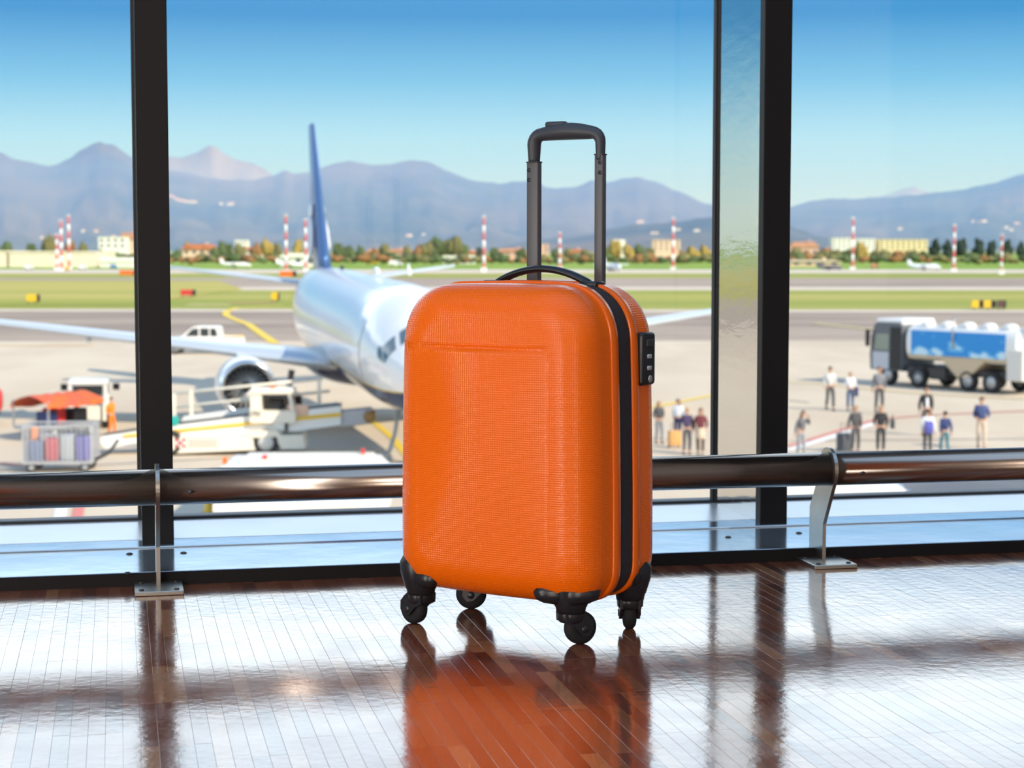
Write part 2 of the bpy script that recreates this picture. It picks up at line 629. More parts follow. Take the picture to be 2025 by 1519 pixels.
# ------------------------------------------------------------------ the orange suitcase
def orange_shell(name, bump=True):
    m = bpy.data.materials.new(name)
    m.use_nodes = True
    t = m.node_tree
    b = t.nodes['Principled BSDF']
    b.inputs['Base Color'].default_value = (.82, .130, .0, 1)
    b.inputs['Roughness'].default_value = .25
    b.inputs['Specular IOR Level'].default_value = .25
    b.inputs['Coat Weight'].default_value = .22
    b.inputs['Coat Roughness'].default_value = .16
    if bump:
        tc = t.nodes.new('ShaderNodeTexCoord')
        sp = t.nodes.new('ShaderNodeSeparateXYZ')
        t.links.new(tc.outputs['Object'], sp.inputs[0])

        def M(op, a, b_):
            n = t.nodes.new('ShaderNodeMath')
            n.operation = op
            for i, q in enumerate((a, b_)):
                if q is None:
                    continue
                if isinstance(q, (int, float)):
                    n.inputs[i].default_value = q
                else:
                    t.links.new(q, n.inputs[i])
            return n.outputs[0]
        a = M('ADD', sp.outputs['X'], sp.outputs['Y'])
        k = 2 * PI / .0068
        s1 = M('SINE', M('MULTIPLY', M('ADD', a, sp.outputs['Z']), k), None)
        s2 = M('SINE', M('MULTIPLY', M('SUBTRACT', a, sp.outputs['Z']), k), None)
        h = M('MULTIPLY', s1, s2)
        bp = t.nodes.new('ShaderNodeBump')
        bp.inputs['Strength'].default_value = .42
        bp.inputs['Distance'].default_value = .0006
        t.links.new(h, bp.inputs['Height'])
        t.links.new(bp.outputs[0], b.inputs['Normal'])
        t.links.new(bp.outputs[0], b.inputs['Coat Normal'])
    return m


M_SHELL = orange_shell('orange_shell')
M_RIM = orange_shell('orange_rim', False)
M_ZIP = mat('zip_tape', (.010, .011, .015), .75, bump=.3, bscale=500)
M_TROLLEY = mat('trolley_aluminium', (.10, .10, .105), .5, .35)
M_GRIP = mat('grip_plastic', (.035, .042, .055), .5)
M_CASTER = mat('caster_plastic', (.012, .013, .017), .35)

CX, CY, YAW = .022, 2.852, math.radians(-33)
case = thing('suitcase', 'orange hard shell cabin suitcase standing on the glossy parquet floor', 'suitcase', (CX, CY, 0), YAW)
HW, Z0, Z1 = .181, .065, .540
HH, ZC = (Z1 - Z0) / 2, (Z1 + Z0) / 2


def outline(grow=0.0, nseg=56):
    """case outline in x-z, counter-clockwise from the bottom centre; top corners rounder, sides lean in a little"""
    rt, rb = .088, .056
    hw, hh = HW + grow, HH + grow
    pts = []

    def line(a, b, n):
        for i in range(n):
            q = i / n
            pts.append((a[0] + (b[0] - a[0]) * q, a[1] + (b[1] - a[1]) * q))

    def arc(cx, cz, r, a0, a1, n):
        for i in range(n):
            a = a0 + (a1 - a0) * i / n
            ca, sa = math.cos(a), math.sin(a)
            e = 2 / 2.3
            pts.append((cx + r * abs(ca) ** e * (1 if ca > 0 else -1), cz + r * abs(sa) ** e * (1 if sa > 0 else -1)))
    line((0, -hh), (hw - rb, -hh), 14)
    arc(hw - rb, -hh + rb, rb, -PI / 2, 0, 16)
    line((hw, -hh + rb), (hw, hh - rt), 36)
    arc(hw - rt, hh - rt, rt, 0, PI / 2, 20)
    line((hw - rt, hh), (-hw + rt, hh), 28)
    arc(-hw + rt, hh - rt, rt, PI / 2, PI, 20)
    line((-hw, hh - rt), (-hw, -hh + rb), 36)
    arc(-hw + rb, -hh + rb, rb, PI, 1.5 * PI, 16)
    line((-hw + rb, -hh), (0, -hh), 14)
    out = []
    for x, z in pts:
        q = (z + hh) / (2 * hh)
        x *= 1 - .075 * max(0, q - .25) ** 1.6
        z += .006 * (1 - (x / hw) ** 2) * (1 if z > 0 else -.6)      # top and bottom crown
        out.append((x, z))
    return out


OUT = outline()


def smooth01(x):
    x = max(0, min(1, x))
    return x * x * (3 - 2 * x)


ZG = .448 - ZC                                       # height of the pressed groove


def face_relief(x, z):
    """relief of the front face, positive = proud of the shell: a pressed groove, below it a keel-shaped centre panel"""
    below = smooth01((ZG - z) / .004)
    fade = 1 - .75 * smooth01((ZG - z) / .34)
    d = 0.0
    gx = smooth01((.118 - x) / .012)
    d -= .0042 * math.exp(-((z - ZG) / .0024) ** 2) * gx
    if 0 <= x < .116:
        d += below * fade * .0085 * (1 - x / .116)
    elif x < 0:
        d += below * fade * .0085 * (1 - smooth01(-x / .16))
    d -= below * .0008 * math.exp(-((x - .116) / .0022) ** 2)
    return d


def shell_mb(sign, depth, relief):
    """sign -1 = front; rings from the zip outwards, round the edge and across the face to its centre"""
    a, b = (.060, .056) if sign < 0 else (.040, .050)                                # in-plane and depth radius of the edge rounding
    lay = [(0, .036 if sign > 0 else .0445), (.0004, depth - b)]
    for i in range(1, 19):
        q = i / 18 * PI / 2
        lay.append((a * (1 - math.cos(q)), depth - b + b * math.sin(q)))
    ext = []
    steps = 66
    rings = []
    for d, y in lay:
        sx, sz = (HW - d) / HW, (HH - d) / HH
        rings.append([(x * sx, sign * y, z * sz) for x, z in OUT])
    sx0, sz0 = (HW - a) / HW, (HH - a) / HH
    for i in range(1, steps + 1):
        q = 1 - i / steps
        q = max(q, .004)
        bulge = .007 * (1 - q * q)
        rings.append([(x * sx0 * q, sign * (depth + bulge), z * sz0 * q) for x, z in OUT])
    if relief:
        rr = []
        for r in rings:
            o = []
            for x, y, z in r:
                w = smooth01((abs(y) - (depth - b)) / (b * .5))
                o.append((x, y + sign * face_relief(x, z) * w, z))
            rr.append(o)
        rings = rr
    mb = MB()
    mb.loft(rings, 0, True, cap0=False, cap1=True, M=T(0, .006, ZC))
    return mb


shell_mb(-1, .127, True).build('front_shell', [M_SHELL], case)
rear = shell_mb(1, .113, False).build('rear_shell', [M_SHELL], case)


def band(y0, y1, grow, mats, name, round_=.0):
    rings = []
    o2 = outline(grow)
    ys = [(y0, -.004), (y0, 0), (y0 + .0015, .0012), (y1 - .0015, .0012), (y1, 0), (y1, -.004)]
    for y, g in ys:
        s1, s2 = (HW + g) / HW, (HH + g) / HH
        rings.append([(x * s1, y, z * s2) for x, z in o2])
    return MB().loft(rings, 0, True, cap0=False, cap1=False, M=T(0, .006, ZC)).build(name, mats, case)


band(-.0460, -.0255, .0018, [M_RIM], 'front_rim')
band(.0155, .0345, .0018, [M_RIM], 'rear_rim')
band(-.0260, .0160, -.0012, [M_ZIP], 'zip_tape')

# combination lock let into the right side
lock = MB().box(HW - .018, HW + .0045, .043, .085, .388, .470, bev=.006, seg=3).build('lock', [M_CASTER], case)
for k, z in enumerate((.433, .415)):
    MB().lathe([(.0001, -.0035), (.0075, -.0035), (.0085, -.002), (.0085, .002), (.0075, .0035), (.0001, .0035)], 18,
               M=T(HW - .0005, .063, z)).build('dial', [M_GREY], lock)
MB().box(HW + .003, HW + .0075, .052, .076, .448, .459, bev=.001).build('release_button', [M_DARK], lock)
MB().lathe([(.0001, .0016), (.005, .0016), (.006, .0002), (.006, 0)], 16, M=T(HW + .0042, .066, .398) @ RY(PI / 2)).build('keyhole', [M_GREY], lock)

# carry handle: a flat strap bowed over the top
pts = []
for i in range(25):
    q = i / 24
    pts.append((-.076 + .176 * q, .030, Z1 + .001 + .026 * math.sin(PI * q) ** .75))
hb = MB()
rings = []
for i, p in enumerate(pts):
    a = Vector(pts[min(i + 1, 24)]) - Vector(pts[max(i - 1, 0)])
    a.normalize()
    nrm = Vector((-a.z, 0, a.x))
    w, h = .012, .0058
    rings.append([Vector(p) + Vector((0, w * math.cos(k * PI / 8), 0)) + nrm * h * math.sin(k * PI / 8) for k in range(16)])
hb.loft(rings)
hb.build('carry_handle', [M_CASTER], case)
for s in (-1, 1):
    MB().box(s * .090 - .004, s * .090 + .028, .014, .046, Z1 - .004, Z1 + .0085, bev=.004, seg=2).build('handle_mount', [M_CASTER], case)

# telescopic trolley handle at the back
TY = .093
trol = thing('trolley_handle', '', '')
for k in ('label', 'category'):
    del trol[k]
trol.parent = case
for xc, wd, zt in ((-.044, .0215, .738), (.0795, .0150, .747)):
    b = MB().box(xc - wd / 2, xc + wd / 2, TY - .0065, TY + .0065, .42, zt, bev=.0018, seg=2).build('post', [M_TROLLEY], trol)
    MB().box(xc - wd / 2 - .0008, xc + wd / 2 + .0008, TY - .0073, TY + .0073, zt - .0015, zt + .0005, bev=.0006).build('collar', [M_DARK], trol)
    for dz in (.013, .029):
        MB().lathe([(.0001, .0005), (.0030, .0005), (.0033, 0)], 12, M=T(xc - .0 + (.003 if xc > 0 else -.006), TY - .0066, zt - dz) @ RX(PI / 2)).build('locking_stud', [M_BLACK], trol)
# grip: bowed bar with bent ends, thicker in the middle
gp = []
gr = []
xl, xr, zt = -.044, .0795, .742
for i in range(8):
    gp.append((xl, TY, zt - .004 + .0275 * i / 7))
    gr.append(.0105 + .0003 * i)
for i in range(1, 6):
    a = PI - PI / 2 * i / 5
    gp.append((xl + .016 + .016 * math.cos(a), TY, zt + .0235 + .016 * math.sin(a)))
    gr.append(.0126)
for i in range(1, 12):
    q = i / 12
    gp.append((xl + .016 + (xr - xl - .032) * q, TY, zt + .0395 + .0035 * math.sin(PI * q)))
    gr.append(.0126 + .0036 * math.sin(PI * q))
for i in range(0, 6):
    a = PI / 2 - PI / 2 * i / 5
    gp.append((xr - .016 + .016 * math.cos(a), TY, zt + .0235 + .016 * math.sin(a)))
    gr.append(.0124 - .0006 * i)
for i in range(1, 7):
    gp.append((xr, TY, zt + .0235 - .0275 * i / 6))
    gr.append(.0094 - .0002 * i)
MB().tube(gp, gr, 16, flat=.85).build('grip', [M_GRIP], trol)
MB().box(-.020, .016, TY - .008, TY + .008, zt + .0500, zt + .0590, bev=.0035, seg=2).build('push_button', [M_GRIP], trol)


# four twin-wheel spinner casters
OFF = .016


def caster(x, y, swivel, flange_dir):
    c = MB()
    c.lathe([(.0001, .116), (.027, .114), (.0335, .102), (.0330, .086), (.0280, .070), (.0250, .0605), (.0232, .0580), (.0218, .0500), (.0001, .0490)], 24, M=T(x, y, 0))
    # flange wings that wrap the corner of the shell
    for pts in flange_dir:
        q = Vector(pts[-1]) + (Vector(pts[-1]) - Vector(pts[-2])).normalized() * .008
        c.tube([(x, y, .083)] + pts + [q], [.020, .0175, .0155, .0130, .0045], 14)
    o = c.build('caster', [M_CASTER], case)
    sx, sy = math.cos(swivel), math.sin(swivel)
    M = T(x, y, 0) @ RZ(swivel)
    f = MB()
    f.lathe([(.0001, .054), (.0205, .054), (.0212, .050), (.0205, .040), (.0175, .036), (.0001, .036)], 22, M=M)
    for s in (-1, 1):
        f.prism([(-.017, .052), (.015, .052), (.030, .038), (.0305, .024), (.023, .0145), (.012, .016), (-.002, .030), (-.016, .037)], s * .0115, s * .0165, M=M)
    f.build('fork', [M_CASTER], o)
    w = MB()
    R = .0255
    prof = [(.004, -.0095), (.016, -.0105), (.0205, -.0095), (R - .0006, -.006), (R, -.002), (R, .002), (R - .0006, .006), (.0205, .0095), (.016, .0105), (.004, .0095)]
    w.lathe(prof, 32, M=M @ T(OFF, 0, R) @ RX(PI / 2))
    wo = w.build('wheel', [M_RUBBER], o)
    MB().lathe([(.0001, -.018), (.005, -.018), (.006, -.0165), (.006, .0165), (.005, .018), (.0001, .018)], 16, M=M @ T(OFF, 0, .0255) @ RX(PI / 2)).build('axle', [M_CASTER], o)


D2 = math.radians
caster(.128, -.074, D2(60), ([(.112, -.094, .0805), (.098, -.100, .081), (.088, -.101, .082)], [(.145, -.088, .081), (.157, -.076, .082), (.164, -.064, .084)]))
caster(-.150, -.076, D2(170), ([(-.135, -.090, .082), (-.118, -.098, .081), (-.108, -.099, .082)],))
caster(-.142, .083, D2(213), ())
caster(.152, .066, D2(123), ([(.160, .060, .085), (.166, .045, .090), (.170, .032, .096)],))
# ------------------------------------------------------------------ airfield ground
def ground_mat(name, c1, c2, scale, c3=None, stretch=(1, 1, 1), rough=.9):
    m = bpy.data.materials.new(name)
    m.use_nodes = True
    t = m.node_tree
    b = t.nodes['Principled BSDF']
    b.inputs['Roughness'].default_value = rough
    b.inputs['Specular IOR Level'].default_value = .15
    geo = t.nodes.new('ShaderNodeNewGeometry')
    mp = t.nodes.new('ShaderNodeMapping')
    mp.inputs['Scale'].default_value = stretch
    t.links.new(geo.outputs['Position'], mp.inputs[0])
    last = None
    for k, (c, s, lo, hi) in enumerate([(c2, scale, .38, .62), (c3, scale * .17, .45, .62)]):
        if c is None:
            continue
        nz = t.nodes.new('ShaderNodeTexNoise')
        nz.inputs['Scale'].default_value = s
        nz.inputs['Detail'].default_value = 7
        t.links.new(mp.outputs[0], nz.inputs['Vector'])
        rp = t.nodes.new('ShaderNodeMapRange')
        rp.inputs['From Min'].default_value = lo
        rp.inputs['From Max'].default_value = hi
        t.links.new(nz.outputs['Fac'], rp.inputs['Value'])
        mx = t.nodes.new('ShaderNodeMix')
        mx.data_type = 'RGBA'
        if last is None:
            mx.inputs['A'].default_value = (*c1, 1)
        else:
            t.links.new(last, mx.inputs['A'])
        mx.inputs['B'].default_value = (*c, 1)
        t.links.new(rp.outputs[0], mx.inputs['Factor'])
        last = mx.outputs['Result']
    t.links.new(last, b.inputs['Base Color'])
    return m


M_CONC = ground_mat('apron_concrete', (.64, .53, .40), (.71, .60, .46), .25, (.57, .47, .355), (1, .35, 1))
M_ASPH = ground_mat('asphalt', (.40, .32, .255), (.46, .37, .30), .5, (.32, .255, .21), (.25, 1, 1))
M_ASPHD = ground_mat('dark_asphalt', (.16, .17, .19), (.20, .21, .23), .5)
M_TAXI = ground_mat('pale_concrete', (.62, .53, .43), (.68, .59, .49), .2)
M_GRASS = ground_mat('airfield_grass', (.36, .36, .07), (.46, .41, .12), .10, (.26, .31, .05), (.15, 1, 1))
M_GRASSD = ground_mat('dry_grass', (.44, .39, .09), (.50, .43, .13), .10, (.30, .33, .06), (.15, 1, 1))
M_FIELD = ground_mat('far_meadow', (.20, .27, .06), (.28, .33, .09), .02, (.30, .28, .10))

land = structure(MB().box(-14000, 14000, 3.9, 26000, GZ - 1.2, GZ - .30).build('ground', [M_FIELD]))


def sheet(name, pts, z, m, parent=None, kind=None, base=-.29):
    """a flat slab with a straight outline given as (x, y) points"""
    mb = MB().prism([(x, y) for x, y in pts], GZ + base, GZ + z, axis='z')
    o = mb.build(name, [m], parent)
    if kind:
        o['kind'] = kind
    return o


def bandpts(xl, xr, near_l, near_r, far_l, far_r):
    return [(xl, near_l), (xr, near_r), (xr, far_r), (xl, far_l)]


BIG = 420
apron = sheet('apron', bandpts(-BIG, BIG, 4.0, 4.0, 128, 138), 0, M_CONC, None, 'structure')
taxi1 = sheet('taxiway', bandpts(-BIG, BIG, 128, 138, 212, 190), -.02, M_ASPH, None, 'structure')
sheet('taxiway_edge', bandpts(-BIG, BIG, 203, 186, 212, 191), 0.0, M_TAXI, None, 'structure')
g1 = put(sheet('grass_strip', bandpts(-BIG, BIG, 212, 191, 392, 283), .02, M_GRASS), 'wide band of mown grass between the apron taxiway and the runway', 'grass')
g1['kind'] = 'stuff'
sheet('runway', bandpts(-2 * BIG, 2 * BIG, 300, 284, 410, 405), .04, M_ASPH, None, 'structure')
sheet('runway_edge', bandpts(-2 * BIG, 2 * BIG, 300, 284, 318, 312), .06, M_TAXI, None, 'structure')
gl = put(sheet('grass_patch', [(-BIG, 216), (-45, 214), (-44, 298), (-60, 372), (-BIG, 396)], .10, M_GRASSD, base=.065), 'dry yellow grass field left of the airliner', 'grass')
gl['kind'] = 'stuff'
g2 = put(sheet('grass_verge', bandpts(-2 * BIG, 2 * BIG, 410, 405, 486, 486), .02, M_GRASS), 'narrow grass verge beyond the grey runway', 'grass')
g2['kind'] = 'stuff'
sheet('far_taxiway', bandpts(-3 * BIG, 3 * BIG, 486, 486, 570, 570), .03, M_TAXI, None, 'structure')
M_LAWN = ground_mat('far_lawn', (.20, .34, .04), (.30, .40, .07), .03)
g3 = put(sheet('grass_margin', bandpts(-3 * BIG, 3 * BIG, 570, 570, 1900, 1900), .02, M_LAWN), 'bright green grass beyond the far pale taxiway', 'grass')
g3['kind'] = 'stuff'

# --- painted lines: flat paint on the ground
def stripe(name, pix, width, m, parent, z=.012):
    """a painted line through points read off the photograph, laid on the ground with its real width"""
    P = [on_z(a, b) for a, b in pix]
    lo, hi = [], []
    for i, p in enumerate(P):
        d = P[min(i + 1, len(P) - 1)] - P[max(i - 1, 0)]
        d.z = 0
        d.normalize()
        s = Vector((-d.y, d.x, 0)) * width / 2
        lo.append(p + s)
        hi.append(p - s)
    v = [(q.x, q.y, GZ + z) for q in lo + hi]
    n = len(P)
    f = [(i, i + 1, n + i + 1, n + i) for i in range(n - 1)]
    mb = MB().add(v, f)
    return mb.build(name, [m], parent)


M_LY = mat('line_yellow', (.86, .60, .05), .7)
M_LYF = mat('line_yellow_faded', (.74, .60, .28), .8)
M_LW = mat('line_white', (.85, .82, .78), .7)
M_LR = mat('line_red', (.72, .22, .18), .7)
M_LO = mat('line_orange', (.80, .48, .20), .7)
stripe('yellow_line', [(545, 680), (512, 657), (490, 641), (465, 632), (447, 624), (447, 616), (470, 609), (560, 604)], .75, M_LY, taxi1, .03)
stripe('yellow_line', [(435, 641), (518, 640)], .55, M_LYF, taxi1, .035)
stripe('red_line', [(455, 600), (545, 599)], 2.4, M_LR, taxi1, .05)
stripe('yellow_line', [(370, 603), (455, 603)], 3.0, M_LYF, taxi1, .05)
stripe('orange_line', [(-60, 684), (188, 683)], .9, M_LO, apron, .02)
stripe('yellow_line', [(1290, 806), (1405, 783), (1480, 770)], .35, M_LY, apron, .02)
stripe('yellow_line', [(1555, 756), (1640, 762), (1800, 778), (2060, 792)], .35, M_LYF, apron, .02)
stripe('yellow_line', [(1610, 640), (1760, 655), (2060, 668)], .8, M_LYF, taxi1, .03)
stripe('white_line', [(1557, 892), (1730, 838)], .42, M_LW, apron, .02)
stripe('red_line', [(1557, 884), (1640, 858), (1730, 831), (1830, 822), (2060, 812)], .22, M_LR, apron, .025)
stripe('red_line', [(0, 917), (48, 922)], .25, M_LR, apron, .025)
stripe('white_line', [(124, 990), (112, 1062)], .32, M_LW, apron, .02)
stripe('red_line', [(160, 985), (146, 1062)], .28, M_LR, apron, .025)
stripe('yellow_line', [(715, 815), (775, 865), (808, 905)], .28, M_LY, apron, .02)
# tar joints between the concrete bays
for a in ([(-40, 935), (300, 914)], [(300, 914), (480, 905)], [(1560, 873), (2060, 868)], [(1560, 792), (1600, 797)]):
    stripe('slab_joint', a, .12, M_ASPHD, apron, .015)
sheet('dark_patch', [tuple(on_z(x, y).xy) for x, y in [(1660, 1000), (1700, 955), (2120, 945), (2160, 1000)]], .014, M_ASPHD, apron)  # plain darker blue-grey area of the apron

# ------------------------------------------------------------------ mountains
M_MT = ground_mat('forest_slope', (.045, .065, .055), (.12, .12, .085), .0030, (.22, .16, .125))
M_MTF = ground_mat('bare_rock_slope', (.30, .24, .21), (.38, .31, .27), .001, (.20, .17, .15))


from mathutils.bvhtree import BVHTree
SLOPES = []


def ridge(name, sky, Y, depth, m, seed, nx=150, ny=30, bump=.16):
    """a mountain chain with a real foot, spurs and back slope; its crest follows the skyline seen from the hall"""
    sky = sorted(sky)
    x0, x1 = sky[0][0], sky[-1][0]
    rows = []
    for j in range(ny + 1):
        q = j / (ny - 6)                          # the crest lies at q = 1, the last rows fall away behind
        row = []
        for i in range(nx + 1):
            px = x0 + (x1 - x0) * i / nx
            for (a, b), (c, d) in zip(sky, sky[1:]):
                if a <= px <= c:
                    w = (px - a) / (c - a) if c > a else 0
                    w = w * w * (3 - 2 * w) * .35 + w * .65
                    py = b + (d - b) * w
                    break
            py += 2.2 * noise.fractal(Vector((px * .045, seed, 0)), 1.0, 2.0, 4)
            crest = at_y(px, py, Y)
            h = crest.z - GZ
            n1 = noise.fractal(Vector((px * .012, q * 3.1, seed)), 1.0, 2.0, 5)
            if q <= 1:
                y = Y - depth * (1 - q)
                prof = q ** 1.35 * (1 - bump * (1 - q) * 1.5) + bump * n1 * q * (1 - q) * 2.2
                z = GZ - 1 + h * max(0, min(prof, q * .985 if q < 1 else 1))
                x = crest.x * y / Y
            else:
                y = Y + depth * (q - 1) * 2
                z = GZ - 1 + h * max(0, 1 - (q - 1) * 3.4)
                x = crest.x * y / Y
            row.append((x, y, z))
        rows.append(row)
    mb = MB().loft(rows, 0, True, closed=False, cap0=False, cap1=False)
    SLOPES.append(BVHTree.FromPolygons(mb.v, mb.f))
    return structure(mb.build(name, [m]))


MAIN = [(-700, 330), (-420, 300), (-200, 325), (-60, 285), (0, 301), (31, 316), (62, 320), (93, 327), (114, 325), (135, 314), (166, 293), (185, 283), (197, 280), (210, 284),
        (224, 285), (239, 297), (259, 310), (290, 326), (332, 337), (363, 340), (415, 352), (443, 355), (500, 355), (539, 347), (565, 336), (579, 343),
        (613, 340), (638, 330), (664, 322), (689, 318), (712, 322), (740, 326), (771, 325), (805, 318), (834, 316), (854, 323), (882, 336), (905, 346),
        (940, 358), (990, 362), (1035, 357), (1067, 363), (1083, 371), (1104, 371), (1138, 370), (1157, 363), (1172, 356), (1198, 360), (1230, 353),
        (1265, 350), (1300, 360), (1340, 378), (1400, 403), (1450, 416), (1500, 420), (1560, 410), (1600, 398), (1640, 392), (1700, 393), (1760, 389), (1800, 386), (1900, 375),
        (1960, 362), (2025, 343), (2120, 318), (2400, 300), (2750, 330)]
FAR = [(250, 330), (333, 310), (358, 313), (387, 302), (403, 292), (415, 288), (427, 291), (443, 305), (466, 316), (500, 323), (522, 333), (545, 352), (600, 380)]
FAR2 = [(1640, 400), (1750, 386), (1780, 375), (1805, 368), (1830, 378), (1870, 386), (1960, 400)]
NEAR = [(960, 492), (1040, 476), (1115, 468), (1167, 461), (1213, 450), (1259, 443), (1305, 440), (1351, 437), (1382, 431), (1440, 425), (1500, 432), (1560, 446), (1620, 466), (1700, 482), (1760, 492)]
ridge('mountain_ridge', MAIN, 7200, 2900, M_MT, 3.1, nx=640, ny=44, bump=.22)
ridge('mountain_peak', FAR, 15000, 3500, M_MTF, 9.4, nx=60)
ridge('mountain_peak', FAR2, 15000, 3500, M_MTF, 5.2, nx=40)
ridge('hill', NEAR, 4300, 1100, M_MT, 7.7, nx=80)

# valley haze: a thin scattering air mass between the airfield and the mountains
hz = bpy.data.materials.new('haze')
hz.use_nodes = True
t = hz.node_tree
for n in list(t.nodes):
    t.nodes.remove(n)
ho = t.nodes.new('ShaderNodeOutputMaterial')
hv = t.nodes.new('ShaderNodeVolumeScatter')
hv.inputs['Color'].default_value = (.26, .44, 1.0, 1)
hv.inputs['Density'].default_value = .00029
hv.inputs['Anisotropy'].default_value = .1
t.links.new(hv.outputs[0], ho.inputs['Volume'])
o = MB().box(-9000, 9000, 1900, 14000, GZ - .2, 300).build('haze', [hz])
o['kind'] = 'stuff'
put(o, 'thin blue valley haze in front of the mountain range', 'haze')
# ------------------------------------------------------------------ the parked airliner
M_PWHITE = mat('aircraft_white', (.88, .88, .88), .22, coat=.5)
M_PWING = mat('aircraft_wing_grey', (.60, .66, .72), .28, .25)
M_PBELLY = mat('aircraft_belly_navy', (.02, .03, .10), .2, coat=.6)
M_PYELL = mat('aircraft_yellow', (.80, .50, .04), .3)
M_PFIN = mat('aircraft_fin_blue', (.02, .10, .33), .3, coat=.4)
M_PFINL = mat('aircraft_fin_leading_edge', (.06, .15, .34), .3, .4)
M_LIP = mat('intake_lip_metal', (.80, .80, .80), .18, 1.0)
M_FAN = mat('fan_metal', (.06, .065, .07), .35, .8)
M_TYRE = mat('tyre', (.02, .02, .021), .75)

PD = Vector((.210, -.977, 0)).normalized()
NOSE = Vector((-2.02, 53.0, GZ))
plane = thing('airliner', 'white twin-engine airliner with a blue fin parked nose-on behind the suitcase', 'airplane', NOSE, heading(PD.x, PD.y))
# local frame: +x forward, the nose tip at x = 0, the body runs back to x = -38; +y is the aircraft's left
ST_ = [(0, .04, 3.32), (.12, .30, 3.33), (.4, .60, 3.37), (.8, .88, 3.42), (1.3, 1.15, 3.50), (1.9, 1.38, 3.59), (2.6, 1.58, 3.68), (3.5, 1.75, 3.78), (4.6, 1.87, 3.85), (6, 1.94, 3.90),
       (8, 1.96, 3.92), (12, 1.96, 3.92), (16, 1.96, 3.92), (20, 1.96, 3.92), (24, 1.95, 3.93), (26.5, 1.88, 3.99), (29, 1.68, 4.16), (31.5, 1.38, 4.45), (34, 1.0, 4.78), (36.3, .62, 5.05), (38, .22, 5.25)]


ST_ = [(a, r, z - .42 * max(0, 1 - a / 27)) for a, r, z in ST_]


def fus(s, phi, off=0.0):
    """point of the fuselage skin at station s behind the nose, phi from the crown (positive to the aircraft's right)"""
    for (a, r0, z0), (b, r1, z1) in zip(ST_, ST_[1:]):
        if a <= s <= b:
            q = (s - a) / (b - a)
            r, z = r0 + (r1 - r0) * q, z0 + (z1 - z0) * q
            break
    return (-s, -(r + off) * math.sin(phi), z + (r * 1.03 + off) * math.cos(phi))


def skin(name, p0, p1, n, m, stations, off=0.0, parent=plane):
    rings = [[fus(s, p0 + (p1 - p0) * k / n, off) for k in range(n + 1)] for s in stations]
    return MB().loft(rings, 0, True, closed=False, cap0=False, cap1=False).build(name, [m], parent)


fine = []
for (a, _, _), (b, _, _) in zip(ST_, ST_[1:]):
    fine += [a + (b - a) * i / 3 for i in range(3)]
fine.append(38)
BEL = math.radians(120)
skin('fuselage', -BEL, BEL, 44, M_PWHITE, fine)
skin('belly', BEL + .035, 2 * PI - BEL - .035, 24, M_PBELLY, fine)
skin('stripe', BEL, BEL + .035, 3, M_PYELL, fine)
skin('stripe', 2 * PI - BEL - .035, 2 * PI - BEL, 3, M_PYELL, fine)
# wing-body fairing
MB().ball((-18.2, 0, 2.45), (5.6, 2.25, .95), 20, 10).build('wing_fairing', [M_PBELLY], plane)


def patch(name, corners, m, off=.014, n=5):
    """a pane on the skin with corners (station, phi in degrees): lower front, lower rear, upper rear, upper front"""
    rings = []
    for i in range(n + 1):
        a = i / n
        row = []
        for j in range(n + 1):
            b = j / n
            s = (corners[0][0] * (1 - a) + corners[1][0] * a) * (1 - b) + (corners[3][0] * (1 - a) + corners[2][0] * a) * b
            p = (corners[0][1] * (1 - a) + corners[1][1] * a) * (1 - b) + (corners[3][1] * (1 - a) + corners[2][1] * a) * b
            row.append(fus(s, math.radians(p), off))
        rings.append(row)
    return MB().loft(rings, 0, True, closed=False, cap0=False, cap1=False).build(name, [m], plane)


M_COCK = mat('cockpit_glass', (.10, .16, .20), .06, spec=.9)
for sg in (1, -1):
    patch('cockpit_window', [(1.12, sg * 4), (1.50, sg * 54), (1.98, sg * 43), (1.72, sg * 3)], M_COCK)
    patch('cockpit_window', [(1.62, sg * 62), (2.02, sg * 86), (2.36, sg * 70), (2.02, sg * 50)], M_COCK)
    patch('cockpit_window', [(2.12, sg * 86), (2.55, sg * 83), (2.68, sg * 72), (2.44, sg * 70)], M_COCK)
    # forward passenger door outline
    patch('door', [(4.6, sg * 112), (5.45, sg * 112), (5.45, sg * 58), (4.6, sg * 58)], M_PWHITE, .02)


# airfoil loft along y
def foil(chord, th, n=9):
    up, lo = [], []
    for i in range(n + 1):
        x = (1 - math.cos(PI * i / n)) / 2
        t_ = 5 * th * (.2969 * math.sqrt(x) - .126 * x - .3516 * x * x + .2843 * x ** 3 - .1015 * x ** 4)
        up.append((-x * chord, t_ * chord + .01 * chord * math.sin(PI * x)))
        lo.append((-x * chord, -t_ * chord * .75 + .01 * chord * math.sin(PI * x)))
    return up + lo[-2:0:-1]


def wing(name, secs, m, side, vertical=False, th=.12, caps=True):
    """secs = [(span, station of the leading edge, height, chord)]; side +1 left, -1 right"""
    rings = []
    for b, s, z, c in secs:
        if vertical:
            rings.append([(-s + x, t_, z) for x, t_ in foil(c, th)])
        else:
            rings.append([(-s + x, side * b, z + t_) for x, t_ in foil(c, th)])
    return MB().loft(rings, 0, True, M=None).build(name, [m], plane)


